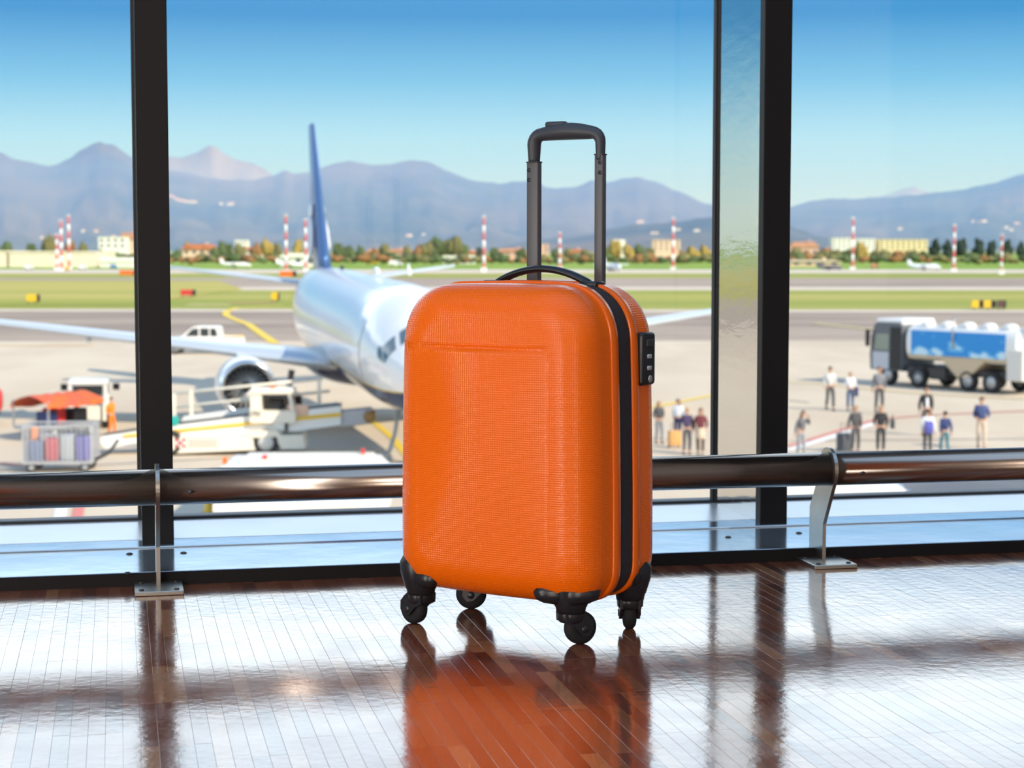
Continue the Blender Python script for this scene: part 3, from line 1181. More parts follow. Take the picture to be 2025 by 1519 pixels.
R0 = 14.35
for sg in (1, -1):
    wsec = []
    for b in (1.2, 3.0, 5.4, 8.0, 10.6, 13.2, 15.4, 16.9):
        le = R0 + .51 * (b - 1.95) - (.35 if b < 3 else 0)
        ch = 7.4 - (b - 1.2) * .72 if b <= 5.4 else 4.4 - (b - 5.4) * .245
        wsec.append((b, le, 2.55 + .112 * (b - 1.95), ch))
    w = wing('wing', wsec, M_PWING, sg)
    # blended winglet
    b0, s0, z0, c0 = wsec[-1]
    rings = []
    for q in range(7):
        a = q / 6
        bb = b0 + .55 * math.sin(min(1, a * 2) * PI / 2)
        zz = z0 + .12 * a + 2.3 * max(0, a - .18) / .82
        cc = c0 * (1 - .62 * a)
        rings.append([(-(s0 + 1.9 * a) + x, sg * (bb + (t_ if a > .3 else 0)), zz + (t_ if a <= .3 else 0)) for x, t_ in foil(cc, .10)])
    MB().loft(rings).build('winglet', [M_PFIN], w)
    # slat line and flap fairings
    for b in (4.0, 7.2, 10.4):
        le = R0 + .51 * (b - 1.95)
        ch = 4.9 if b < 5 else 4.4 - (b - 5.4) * .245
        MB().ball((-(le + ch * .86), sg * b, 2.40 + .112 * (b - 1.95)), (1.5, .17, .26), 8, 8).build('flap_fairing', [M_PWING], w)
    MB().ball((-R0 - .55 - .1, sg * 2.6, 2.62), (.16, .16, .13), 10, 8).build('landing_light', [M_LIP], w)
    # engine
    EY, EZ, EX = sg * 4.83, 1.86, -(R0 + .51 * 2.9 - 3.75)
    Me = T(EX, EY, EZ) @ RY(-PI / 2)              # local +z runs aft
    e = MB()
    e.lathe([(.80, .10), (.86, .03), (.93, 0), (.985, .06), (1.03, .25), (1.07, .8), (1.07, 1.8), (1.0, 2.7), (.86, 3.4), (.70, 3.75), (.64, 3.72)], 40, M=Me, cap0=False, cap1=False)
    en = e.build('engine', [M_PWHITE], plane)
    MB().lathe([(.795, .14), (.80, .10), (.86, .03), (.93, 0), (.985, .06), (1.005, .12)], 40, M=Me @ T(0, 0, -.006), cap0=False, cap1=False).build('intake_lip', [M_LIP], en)
    MB().lathe([(.80, .10), (.765, .35), (.775, .9), (.775, .93), (.0001, .95)], 36, M=Me, cap0=False, cap1=True).build('intake_duct', [M_FAN], en)
    fb = MB()
    for k in range(22):
        a = 2 * PI * k / 22
        c, s_ = math.cos(a), math.sin(a)
        p = []
        for r, w_, tw in ((.18, .06, .3), (.48, .085, .6), (.765, .10, .95)):
            dx, dz = w_ * math.cos(tw), w_ * math.sin(tw)
            p += [(r * c - dx * -s_, r * s_ - dx * c, .80 + dz), (r * c + dx * -s_, r * s_ + dx * c, .80 - dz)]
        fb.add(p, [(0, 1, 3, 2), (2, 3, 5, 4)], M=Me)
    fb.build('fan_blades', [M_GREY], en)
    MB().lathe([(.0001, .42), (.06, .47), (.13, .60), (.185, .78), (.19, .84)], 20, M=Me, cap0=False).build('spinner', [M_FAN], en)
    MB().lathe([(.63, 3.6), (.52, 3.9), (.40, 4.5), (.36, 4.5), (.16, 4.6), (.0001, 5.1)], 28, M=Me, cap0=False).build('exhaust', [M_GREY], en)
    MB().prism([(EX - .9, EZ + .95), (EX - 3.9, EZ + 1.02), (EX - 5.4, EZ + .85), (EX - 3.4, EZ + .55), (EX - 1.8, EZ + .8)], EY - .16, EY + .16).build('pylon', [M_PWHITE], en)
    # tailplane
    ts = [(.3, 33.0, 5.05, 3.6), (2, 34.0, 5.25, 3.1), (4.5, 35.4, 5.56, 2.2), (7.1, 36.9, 5.88, 1.35)]
    wing('tailplane', ts, M_PWING, sg, th=.10)
    # main gear
    g = MB()
    g.tube([(-19.6, sg * 2.6, 2.0), (-19.6, sg * 2.86, .6)], .13, 10)
    gear = g.build('main_gear', [M_GREY], plane)
    for dy in (-.43, .43):
        MB().lathe([(.20, -.18), (.42, -.19), (.54, -.13), (.56, 0), (.54, .13), (.42, .19), (.20, .18)], 22, M=T(-19.6, sg * 2.86 + dy, .56) @ RX(PI / 2)).build('wheel', [M_TYRE], gear)
# fin: dorsal fillet, fin with pale leading edge, rudder line, white emblem
fs = [(5.5, 29.4, 5.55, 7.0), (6.0, 30.6, 5.95, 5.9), (6.6, 31.2, 6.55, 5.3), (9.6, 33.5, 9.6, 3.8), (12.8, 35.9, 12.75, 2.15)]
wing('fin', fs, M_PFIN, 1, vertical=True, th=.13)
le = []
for b, s, z, c in fs[1:]:
    le.append([(-s + .02 - q[0], q[1], z) for q in ((.0, .0), (.20, .115 * c * .34), (.55, .115 * c * .52), (.55, -.115 * c * .52), (.20, -.115 * c * .34))])
le = [[(-s + .03, 0, z), (-s - .10, .028 * c + .008, z), (-s - .30, .046 * c + .012, z), (-s - .30, -.046 * c - .012, z), (-s - .10, -.028 * c - .008, z)] for b, s, z, c in fs[1:]]
MB().loft(le).build('fin_leading_edge', [M_PFINL], plane)
M_EMB = mat('emblem_white', (.85, .86, .88), .4)
for sg in (1, -1):
    e = MB()
    e.ball((-34.4, sg * .27, 8.5), (.42, .12, .42), 14, 8)
    e.tube([(-34.2, sg * .30, 8.2), (-33.6, sg * .33, 7.6), (-33.3, sg * .36, 6.9), (-33.9, sg * .38, 6.4)], [.22, .30, .34, .18], 10, flat=.4)
    for k in range(5):
        e.tube([(-33.7 - .25 * k, sg * .33, 6.5 + .12 * k), (-34.3 - .2 * k, sg * .28, 8.1 - .28 * k)], .05, 6)
    e.build('fin_emblem', [M_EMB], plane)
# nose gear
g = MB()
g.tube([(-4.3, 0, 2.3), (-4.3, 0, .4)], .09, 10)
g.tube([(-3.4, 0, 1.9), (-4.3, 0, .95)], .05, 8)
gear = g.build('nose_gear', [M_GREY], plane)
for dy in (-.2, .2):
    MB().lathe([(.10, -.09), (.26, -.10), (.33, -.06), (.34, 0), (.33, .06), (.26, .10), (.10, .09)], 20, M=T(-4.3, dy, .34) @ RX(PI / 2)).build('wheel', [M_TYRE], gear)
MB().tube([(-6.2, 0, 5.93), (-6.4, 0, 6.3)], [.08, .02], 8).build('antenna', [M_PWHITE], plane)
MB().ball((-14.0, 0, 5.95), (.5, .12, .16), 10, 6).build('antenna', [M_PWHITE], plane)
MB().ball((-24.5, 0, 5.95), (.14, .09, .12), 10, 6).build('beacon', [M_DARK], plane)
# ------------------------------------------------------------------ ground vehicles and gear on the apron
def wheel_mesh(R, wd, n=22):
    mb = MB()
    mb.lathe([(R * .62, -wd * .46), (R * .9, -wd * .5), (R, -wd * .35), (R, wd * .35), (R * .9, wd * .5), (R * .62, wd * .46)], n, 0, M=RX(PI / 2), cap0=False, cap1=False)
    return mb.mesh('wheel', [M_TYRE])


def wheels(parent, spots, R, wd, hub_mat):
    me = wheel_mesh(R, wd)
    mb = MB()
    mb.lathe([(.0001, -wd * .44), (R * .25, -wd * .44), (R * .35, -wd * .34), (R * .63, -wd * .42), (R * .63, wd * .42), (R * .35, wd * .34), (R * .25, wd * .44), (.0001, wd * .44)], 18, M=RX(PI / 2))
    hub = mb.mesh('hub', [hub_mat])
    for x, y in spots:
        o = bpy.data.objects.new('wheel', me)
        COL.objects.link(o)
        o.parent = parent
        o.location = (x, y, R)
        h = bpy.data.objects.new('hub', hub)
        COL.objects.link(h)
        h.parent = o


M_HUB = mat('white_hub', (.75, .73, .68), .4)
M_TEAL = mat('teal_plastic', (.02, .42, .36), .5)
M_BELTY = mat('belt_yellow', (.85, .52, .02), .5)
M_PEACH = mat('salmon_panel', (.78, .50, .36), .5)

# --- belt loader: chassis facing right, long inclined conveyor with railing, driver's cab
bl0 = on_z(530, 895)
bl = thing('belt_loader', 'white baggage belt loader with a yellow stripe along its inclined conveyor', 'vehicle', (bl0.x, bl0.y, GZ), math.radians(3))
S = bl0.y / 3600.0                                # metres per photo pixel at the loader


def bx(px): return (px - 530) * S
def bz(py): return (895 - py) * S


ch = MB()
ch.prism([(bx(345), bz(888)), (bx(350), bz(856)), (bx(490), bz(850)), (bx(505), bz(862)), (bx(511), bz(884)), (bx(352), bz(890))], -.85, .85)
ch.prism([(bx(545), bz(856)), (bx(602), bz(856)), (bx(606), bz(882)), (bx(560), bz(883)), (bx(553), bz(868))], -.85, .85)
ch.prism([(bx(487), bz(852)), (bx(500), bz(846)), (bx(552), bz(846)), (bx(560), bz(856)), (bx(545), bz(859)), (bx(505), bz(860))], -.87, .87)
chs = ch.build('chassis', [M_CREAM], bl)
MB().box(bx(345), bx(600), -.7, .7, .22, .42).build('underframe', [M_DARK], bl)
MB().box(bx(380), bx(436), -.865, -.84, bz(878), bz(862)).build('side_panel', [mat('panel_grey', (.60, .55, .47), .5)], chs)
for k in range(3):                               # red and white warning squares
    for j in range(3):
        MB().box(bx(354 + 7 * k), bx(360 + 7 * k), -.875, -.852, bz(866 + 6 * j), bz(861 + 6 * j)).build('warning_square', [M_RED if (k + j) % 2 == 0 else M_WHITE], chs)
wheels(bl, [(0, -.72), (0, .72), (bx(343), -.72), (bx(343), .72)], .42, .30, M_HUB)
# conveyor: bed, yellow rubbing strip, side skirts, end rollers
cv = MB()
cv.prism([(bx(205), bz(868)), (bx(208), bz(858)), (bx(340), bz(838)), (bx(560), bz(812)), (bx(676), bz(800)), (bx(676), bz(838)), (bx(575), bz(851)), (bx(345), bz(858)), (bx(215), bz(882))], -.50, .50)
con = cv.build('conveyor', [M_WHITE], bl)
MB().prism([(bx(250), bz(860)), (bx(252), bz(855)), (bx(676), bz(813)), (bx(676), bz(820))], -.56, -.49).build('yellow_strip', [M_BELTY], con)
MB().prism([(bx(207), bz(857)), (bx(340), bz(836)), (bx(676), bz(798)), (bx(676), bz(801)), (bx(340), bz(839)), (bx(207), bz(860))], -.42, .42).build('belt', [mat('belt_dark', (.04, .04, .042), .7)], con)
MB().prism([(bx(676), bz(812)), (bx(735), bz(806)), (bx(742), bz(822)), (bx(735), bz(834)), (bx(676), bz(842))], -.40, .40).build('tip', [mat('tip_grey', (.50, .50, .53), .5)], con)
MB().lathe([(.0001, -.45), (.20, -.45), (.20, .45), (.0001, .45)], 20, M=T(bx(732), 0, bz(822)) @ RX(PI / 2)).build('bumper_roller', [mat('roller_brown', (.36, .20, .06), .6)], con)
MB().box(bx(565), bx(572), -.60, .55, bz(850), bz(812)).build('lift_post', [M_DARK], bl)
MB().box(bx(545), bx(566), -.62, .55, bz(846), bz(824), bev=.02).build('lift_block', [M_WHITE], bl)
sp = MB().prism([(bx(355), bz(836)), (bx(362), bz(824)), (bx(500), bz(806)), (bx(570), bz(806)), (bx(668), bz(797)), (bx(668), bz(812)), (bx(362), bz(843))], .36, .50).build('side_guard', [M_WHITE], bl)
MB().box(bx(571), bx(612), -.56, -.40, bz(818), bz(797), bev=.02).build('control_box', [M_PEACH], bl)
MB().box(bx(338), bx(356), -.55, .0, bz(838), bz(821), bev=.03).build('canister', [M_TEAL], bl)
# railing
for px, y0, y1 in ((343, 830, 778), (377, 828, 772), (502, 810, 765), (631, 800, 751)):
    MB().box(bx(px - 3.5), bx(px + 3.5), .40, .50, bz(y0), bz(y1)).build('rail_post', [M_CREAM], bl)
for (x0, y0, x1, y1) in ((338, 779, 638, 750), (338, 806, 652, 775)):
    MB().tube([(bx(x0), .45, bz(y0)), (bx(x1), .45, bz(y1))], .052, 8).build('handrail', [M_CREAM], bl)
# cab
cb = MB()
cb.box(bx(499), bx(522), -.75, .30, bz(822), bz(766), bev=.02)
cb.box(bx(499), bx(586), -.80, .35, bz(776), bz(765), bev=.03)
cb.prism([(bx(578), bz(810)), (bx(574), bz(776)), (bx(579), bz(776)), (bx(586), bz(810))], -.75, -.68)
cb.prism([(bx(578), bz(810)), (bx(574), bz(776)), (bx(579), bz(776)), (bx(586), bz(810))], .23, .30)
cb.box(bx(499), bx(588), -.75, .30, bz(832), bz(808))
cab = cb.build('cab', [M_CREAM], bl)
MB().box(bx(523), bx(576), .20, .22, bz(808), bz(777)).build('window', [M_GLASSD], cab)
MB().box(bx(530), bx(560), -.35, .05, bz(812), bz(790), bev=.04).build('seat', [M_BLACK], cab)
MB().box(bx(537), bx(545), -.3, -.2, bz(765), bz(761)).build('beacon', [M_ORANGE], cab)

# --- white crew-cab pickup behind the wing
pk0 = on_z(402, 699)
pk = thing('pickup_truck', 'white crew-cab pickup with a yellow load cover, parked behind the wing', 'truck', (pk0.x, pk0.y, GZ), PI)
b = MB()
b.prism([(2.55, .45), (2.6, .85), (2.4, 1.02), (1.25, 1.10), (-2.55, 1.05), (-2.6, .5)], -.88, .88)
b.prism([(1.30, 1.08), (.55, 1.72), (.35, 1.78), (-.95, 1.78), (-1.12, 1.70), (-1.22, 1.06)], -.80, .80)
pb = b.build('body', [M_WHITE], pk)
for sg in (-1, 1):
    for pts in ([(1.02, 1.14), (.55, 1.62), (.16, 1.66), (.16, 1.14)], [(.04, 1.14), (.04, 1.66), (-.5, 1.66), (-.5, 1.14)], [(-.6, 1.14), (-.6, 1.66), (-.95, 1.64), (-1.08, 1.14)]):
        MB().prism(pts, sg * .795, sg * .815).build('side_window', [M_GLASSD], pb)
MB().prism([(1.27, 1.12), (.58, 1.71), (.56, 1.70), (1.24, 1.12)], -.70, .70).build('windshield', [M_GLASSD], pb)
MB().box(-2.5, -1.28, -.80, .80, 1.04, 1.16, bev=.03).build('load_cover', [M_YELLOW], pk)
MB().prism([(-1.3, 1.0), (-1.3, 1.2), (-2.55, 1.13), (-2.55, 1.0)], .80, .88).build('bed_side', [M_WHITE], pk)
wheels(pk, [(1.65, -.78), (1.65, .78), (-1.6, -.78), (-1.6, .78)], .38, .26, M_GREY)

# --- baggage tractor with white canopy, seen from behind
bt0 = on_z(178, 842)
bt = thing('baggage_tractor', 'white baggage tractor with a flat canopy behind the orange covered cart', 'vehicle', (bt0.x, bt0.y, GZ), math.radians(100))
b = MB()
b.prism([(-1.35, .30), (-1.4, .85), (-.2, .9), (-.1, .75), (.55, .75), (.65, 1.0), (1.45, .95), (1.5, .35)], -.68, .68)
tb = b.build('body', [M_CREAM], bt)
MB().box(-1.1, .95, -.74, .74, 1.66, 1.80, bev=.04).build('canopy', [M_WHITE], bt)
for x in (-1.0, .85):
    for y in (-.66, .66):
        MB().box(x - .035, x + .035, y - .035, y + .035, .8, 1.68).build('canopy_post', [M_WHITE], bt)
MB().box(-1.02, -.97, -.55, .55, .95, 1.62).build('rear_window', [M_GLASSD], bt)
MB().box(-.75, -.25, -.5, .5, .85, 1.25, bev=.06).build('seat', [M_BLACK], bt)
MB().tube([(.55, 0, .95), (.30, 0, 1.2)], .03, 8).build('steering_column', [M_DARK], bt)
for y in (-.98, .98):
    MB().box(.55, .62, y - .13, y + .13, 1.32, 1.58, bev=.03).build('mirror', [M_BLACK], bt)
wheels(bt, [(.95, -.62), (.95, .62), (-.9, -.62), (-.9, .62)], .36, .26, M_HUB)

# --- covered cart with orange tarpaulin
oc0 = on_z(116, 866)
oc = thing('covered_cart', 'baggage cart under a pitched orange tarpaulin next to the white tractor', 'cart', (oc0.x, oc0.y, GZ), math.radians(64))
MB().box(-1.5, 1.5, -.75, .75, .42, .55, bev=.02).build('deck', [M_GREY], oc)
M_TARP = mat('orange_tarp', (.86, .20, .025), .55, var=.22, scale=3, col2=(.80, .10, .06), bump=.4, bscale=4)
tp = MB()
tp.loft([[(x, -.85, 1.18 + .03 * math.sin(i * 2.1)), (x, -.80, 1.36), (x, -.42, 1.52 + .04 * math.sin(i * 1.7)), (x, 0, 1.63 + .03 * math.sin(i * 2.9)), (x, .42, 1.53), (x, .80, 1.36), (x, .85, 1.15 + .03 * math.sin(i * 1.3))]
         for i, x in enumerate([-1.55 + .31 * k for k in range(11)])], closed=False, cap0=False, cap1=False)
tp.build('tarpaulin', [M_TARP], oc)
for x in (-1.45, 1.45):
    for y in (-.78, .78):
        MB().box(x - .03, x + .03, y - .03, y + .03, .5, 1.45).build('corner_post', [M_GREY], oc)
wheels(oc, [(1.0, -.62), (1.0, .62), (-1.0, -.62), (-1.0, .62)], .24, .16, M_HUB)
for k, (x, y, sx, sy, sz, c) in enumerate([(-.9, -.25, .34, .22, .5, M_NAVY), (-.1, .1, .36, .25, .55, M_RED), (.75, -.2, .35, .24, .48, M_BLACK)]):
    s = thing('packed_suitcase', ['navy suitcase packed under the orange tarpaulin', 'red suitcase packed under the orange tarpaulin', 'black suitcase packed under the orange tarpaulin'][k], 'suitcase',
              oc.matrix_basis @ Vector((x, y, .551)), oc.rotation_euler.z)
    MB().box(-sx, sx, -sy, sy, 0, sz, bev=.05, seg=2).build('shell', [c], s)
    MB().box(-.12, .12, -.02, .02, sz - .01, sz + .04, bev=.01).build('handle', [M_BLACK], s)

# --- wire mesh luggage cart in front
mc0 = on_z(122, 930)
mc = thing('mesh_cart', 'grey wire mesh luggage cart loaded with bags in front of the orange cart', 'cart', (mc0.x, mc0.y, GZ), math.radians(4))
M_WIRE = mat('galvanised_wire', (.55, .56, .58), .45, .5)
fr = MB()
L, Wd, Hh = 1.02, .72, 1.42
for x in (-L, L):
    for y in (-Wd, Wd):
        fr.box(x - .025, x + .025, y - .025, y + .025, .3, Hh)
for z in (.32, Hh):
    for y in (-Wd, Wd):
        fr.box(-L, L, y - .02, y + .02, z - .025, z + .025)
    for x in (-L, L):
        fr.box(x - .02, x + .02, -Wd, Wd, z - .025, z + .025)
fr.build('frame', [M_WIRE], mc)
wr = MB()
for k in range(13):
    x = -L + 2 * L * (k + 1) / 14
    for y in (-Wd, Wd):
        wr.box(x - .008, x + .008, y - .008, y + .008, .32, Hh)
for k in range(9):
    z = .32 + (Hh - .32) * (k + 1) / 10
    for y in (-Wd, Wd):
        wr.box(-L, L, y - .008, y + .008, z - .008, z + .008)
    for x in (-L, L):
        wr.box(x - .008, x + .008, -Wd, Wd, z - .008, z + .008)
for k in range(8):
    y = -Wd + 2 * Wd * (k + 1) / 9
    for x in (-L, L):
        wr.box(x - .008, x + .008, y - .008, y + .008, .32, Hh)
o = wr.build('wire_mesh', [M_WIRE], mc)
o['kind'] = 'stuff'
MB().box(-L, L, -Wd, Wd, .27, .33).build('deck', [mat('deck_pale', (.62, .61, .60), .6)], mc)
MB().tube([(L, -.1, .32), (L + .45, -.25, .55), (L + .75, -.3, .95)], .05, 8).build('tow_bar', [M_DARK], mc)
wheels(mc, [(.8, -.6), (.8, .6), (-.8, -.6), (-.8, .6)], .16, .10, M_GREY)
BAGS = [(-.70, -.25, .22, .17, .62, (.20, .26, .42), 'slate blue bag'), (-.22, -.3, .20, .16, .70, (.62, .10, .12), 'red bag'), (.25, -.32, .19, .16, .82, (.55, .58, .60), 'pale grey bag'),
        (.70, -.25, .20, .18, .74, (.22, .20, .58), 'violet bag'), (-.42, .30, .28, .2, .78, (.30, .30, .32), 'charcoal bag'), (.40, .30, .30, .2, .86, (.06, .07, .09), 'black bag'), (-.86, .34, .10, .2, 1.0, (.75, .25, .10), 'orange bag')]
for x, y, sx, sy, sz, c, nm in BAGS:
    s = thing('luggage_bag', '%s standing inside the wire mesh luggage cart' % nm, 'bag', mc.matrix_basis @ Vector((x, y, .331)), mc.rotation_euler.z)
    MB().box(-sx, sx, -sy, sy, 0, sz, bev=.06, seg=2).build('shell', [mat(nm.replace(' ', '_'), c, .6)], s)
    MB().tube([(-.08, 0, sz - .01), (-.06, 0, sz + .05), (.06, 0, sz + .05), (.08, 0, sz - .01)], .012, 6).build('handle', [M_BLACK], s)

# --- red tank trailer just entering at the left edge
rt0 = on_z(-10, 840)
rt = thing('red_trailer', 'rounded red trailer at the far left edge of the apron view', 'trailer', (rt0.x - .35, rt0.y, GZ), math.radians(8))
MB().tube([(-1.3, 0, .95), (-1.1, 0, .95), (.45, 0, .95), (.62, 0, .95)], [.30, .55, .55, .34], 18).build('tank', [M_RED], rt)
MB().box(-1.2, .5, -.45, .45, .34, .48).build('chassis', [M_DARK], rt)
wheels(rt, [(.1, -.42), (.1, .42), (-.9, -.42), (-.9, .42)], .22, .16, M_HUB)

# --- low pushback tractor close under the window, partly behind the rail
tr0 = on_z(590, 1034)
tr = thing('pushback_tractor', 'low long white pushback tractor right below the window and rail', 'vehicle', (tr0.x, tr0.y + .2, GZ), math.radians(1.5))
S2 = tr0.y / 3600


def tx(px): return (px - 590) * S2


b = MB()
b.prism([(tx(418), .25), (tx(422), 1.25), (tx(445), 1.44), (tx(560), 1.42), (tx(600), 1.48), (tx(745), 1.44), (tx(765), 1.2), (tx(768), .25)], -.05, 2.1)
pbd = b.build('body', [M_WHITE], tr)
MB().box(tx(470), tx(735), .15, 1.9, 1.40, 1.53, bev=.05).build('deck_cover', [M_CREAM], pbd)
MB().box(tx(425), tx(760), -.09, -.03, .62, .74).build('side_bumper', [M_GREY], pbd)
MB().box(tx(455), tx(560), -.075, -.045, .35, .56).build('side_panel', [M_CREAM], pbd)
MB().box(tx(590), tx(720), -.075, -.045, .35, .56).build('side_panel', [M_CREAM], pbd)
MB().box(tx(436), tx(444), .2, .4, 1.42, 1.58).build('beacon', [M_ORANGE], pbd)
MB().box(tx(515), tx(523), .3, .5, 1.5, 1.62).build('beacon', [M_RED], pbd)
MB().box(tx(708), tx(715), 1.4, 1.6, 1.45, 1.66).build('beacon', [M_RED], pbd)
MB().box(tx(405), tx(420), .4, 1.6, .40, .60).build('tow_hitch', [M_DARK], pbd)
wheels(tr, [(tx(470), .15), (tx(710), .15), (tx(470), 1.9), (tx(710), 1.9)], .40, .28, M_HUB)

# yellow wheel chock cone beside it
cn0 = on_z(414, 1016)
cn = thing('traffic_cone', 'yellow traffic cone standing beside the low white tractor', 'cone', (cn0.x, cn0.y, GZ))
MB().lathe([(.17, .03), (.10, .28), (.045, .52), (.035, .54), (.0001, .54)], 18, cap0=False).build('body', [M_YELLOW], cn)
MB().box(-.2, .2, -.2, .2, 0, .035, bev=.01).build('base', [M_BLACK], cn)

# grey fuelling hose hanging beside the nose
hs = [on_z(752, 918), on_z(768, 880), on_z(774, 850)]
h = MB().tube([hs[0] + Vector((0, 0, .08)), hs[0] + Vector((.25, .8, .35)), hs[0] + Vector((.4, 1.2, .9)), hs[0] + Vector((.5, 1.3, 1.6))], .07, 10).build('air_hose', [mat('hose_grey', (.45, .44, .40), .6)])
put(h, 'grey air hose hanging down to the apron beside the airliner nose', 'hose')

# --- white car below the window to the right, headlight facing right
cr0 = on_z(1640, 1020)
cr = thing('white_car', 'white car half hidden behind the rail below the third window', 'car', (cr0.x, cr0.y, GZ), math.radians(-2))
b = MB()
b.prism([(-2.0, .30), (-2.05, .80), (-1.3, .92), (.85, .95), (1.75, .80), (1.95, .55), (1.95, .28)], -.82, .82)
b.prism([(-1.55, .88), (-1.05, 1.38), (-.8, 1.44), (.15, 1.44), (.40, 1.36), (1.0, .90)], -.70, .70)
cbd = b.build('body', [M_WHITE], cr)
MB().prism([(1.0, .92), (.45, 1.36), (.40, 1.34), (.92, .92)], -.62, .62).build('windshield', [mat('car_glass', (.05, .09, .12), .08, spec=.9)], cbd)
for sg in (-1, 1):
    MB().prism([(-1.4, .94), (-1.0, 1.33), (-.4, 1.36), (-.4, .94)], sg * .695, sg * .715).build('side_window', [M_GLASSD], cbd)
    MB().prism([(-.3, .94), (-.3, 1.36), (.2, 1.36), (.75, .94)], sg * .695, sg * .715).build('side_window', [M_GLASSD], cbd)
    MB().ball((1.80, sg * .60, .66), (.18, .16, .10), 10, 8).build('headlight', [M_LIP], cbd)
wheels(cr, [(1.2, -.72), (1.2, .72), (-1.25, -.72), (-1.25, .72)], .31, .2, M_GREY)

# --- fuel tanker
def cloud_panel():
    """blue panel printed with pale round clouds"""
    m = bpy.data.materials.new('cloud_print')
    m.use_nodes = True
    t = m.node_tree
    b = t.nodes['Principled BSDF']
    b.inputs['Roughness'].default_value = .4
    tc = t.nodes.new('ShaderNodeTexCoord')
    sp = t.nodes.new('ShaderNodeSeparateXYZ')
    t.links.new(tc.outputs['Object'], sp.inputs[0])
    mp = t.nodes.new('ShaderNodeMapping')
    mp.inputs['Scale'].default_value = (.95, .02, 1.5)
    t.links.new(tc.outputs['Object'], mp.inputs[0])
    vo = t.nodes.new('ShaderNodeTexVoronoi')
    vo.inputs['Scale'].default_value = 1.25
    t.links.new(mp.outputs[0], vo.inputs['Vector'])
    nz = t.nodes.new('ShaderNodeTexNoise')
    nz.inputs['Scale'].default_value = 2.4
    nz.inputs['Detail'].default_value = 5
    t.links.new(mp.outputs[0], nz.inputs['Vector'])
    a = t.nodes.new('ShaderNodeMath')
    a.operation = 'MULTIPLY_ADD'
    a.inputs[1].default_value = .75
    t.links.new(nz.outputs['Fac'], a.inputs[0])
    t.links.new(vo.outputs['Distance'], a.inputs[2])
    h = t.nodes.new('ShaderNodeMapRange')           # print paler towards the lower edge of the panel
    h.inputs['From Min'].default_value = 1.7
    h.inputs['From Max'].default_value = 2.75
    h.inputs['To Min'].default_value = -.34
    h.inputs['To Max'].default_value = .20
    t.links.new(sp.outputs['Z'], h.inputs['Value'])
    s = t.nodes.new('ShaderNodeMath')
    s.operation = 'ADD'
    t.links.new(a.outputs[0], s.inputs[0])
    t.links.new(h.outputs[0], s.inputs[1])
    rp = t.nodes.new('ShaderNodeValToRGB')
    e = rp.color_ramp.elements
    e[0].position, e[0].color = .42, (.56, .78, .90, 1)
    e[1].position, e[1].color = .70, (.015, .27, .70, 1)
    e.new(.52).color = (.15, .52, .85, 1)
    t.links.new(s.outputs[0], rp.inputs['Fac'])
    t.links.new(rp.outputs['Color'], b.inputs['Base Color'])
    return m


fa, fb = on_z(1752, 757), on_z(2052, 781)
fd = Vector((fa.x - fb.x, fa.y - fb.y, 0))
FL = fd.length
ft = thing('fuel_tanker', 'long fuel tanker truck with a blue cloud printed side and white tank', 'truck', (fa.x, fa.y, GZ), heading(fd.x, fd.y))
# local frame: +x forwards, front bumper at x = 0; the side towards the hall is +y
NS = 1                                             # side of the truck that faces the hall (+y is its left)
M_TANK = mat('tank_white', (.84, .84, .82), .3, coat=.3)
M_TAN = mat('tank_tan', (.60, .47, .32), .5)
b = MB()
b.prism([(-.05, .75), (.0, 1.5), (-.10, 2.4), (-.30, 3.0), (-.5, 3.12), (-2.0, 3.12), (-2.1, 2.9), (-2.1, .75)], -1.2, 1.2)
cab = b.build('cab', [mat('cab_grey', (.13, .14, .16), .4)], ft)
MB().box(-2.15, -.35, -1.18, 1.18, 2.98, 3.3, bev=.08).build('roof_fairing', [M_WHITE], cab)
for sg in (-1, 1):
    MB().prism([(-.30, 1.75), (-.42, 2.55), (-1.25, 2.55), (-1.25, 1.75)], sg * 1.19, sg * 1.215).build('door_window', [mat('door_glass', (.28, .33, .27), .1)], cab)
    MB().prism([(-1.35, .8), (-1.35, 2.9), (-2.05, 2.9), (-2.05, .8)], sg * 1.19, sg * 1.215).build('side_flap', [M_BLACK], cab)
    MB().box(-.10, .10, sg * 1.38 - .10, sg * 1.38 + .10, 1.9, 2.75, bev=.05).tube([(-.25, sg * 1.15, 2.7), (0, sg * 1.38, 2.7)], .03, 8).build('mirror', [M_BLACK], cab)
    MB().prism([(-.2, .8), (-.2, 1.65), (-1.25, 1.65), (-1.25, .8)], sg * 1.19, sg * 1.21).build('door', [mat('door_silver', (.52, .55, .60), .35)], cab)
MB().prism([(.0, 1.6), (-.16, 2.6), (-.13, 2.6), (.03, 1.6)], -1.08, 1.08).build('windshield', [M_GLASSD], cab)
MB().box(-FL - .1, -.1, -.95, .95, .72, 1.0).build('chassis', [M_DARK], ft)
tk = MB()
tk.loft([[(x, 1.25 * q * math.copysign(abs(math.cos(a)) ** .55, math.cos(a)), 2.18 + .88 * q * math.copysign(abs(math.sin(a)) ** .6, math.sin(a))) for a in [2 * PI * k / 40 for k in range(40)]]
         for x, q in ((-2.35, .9), (-2.42, .985), (-2.5, 1), (-FL + .4, 1), (-FL + .32, .985), (-FL + .25, .9))])
tank = tk.build('tank', [M_TANK], ft)
M_CLOUD = cloud_panel()
for sg in (-1, 1):
    MB().box(-FL + .9, -2.75, sg * 1.255 - .012, sg * 1.255 + .012, 1.62, 2.80).build('cloud_panel', [M_CLOUD], tank)
MB().box(-FL + .4, -2.6, -.42, .42, 3.03, 3.10).build('walkway', [M_TAN], tank)
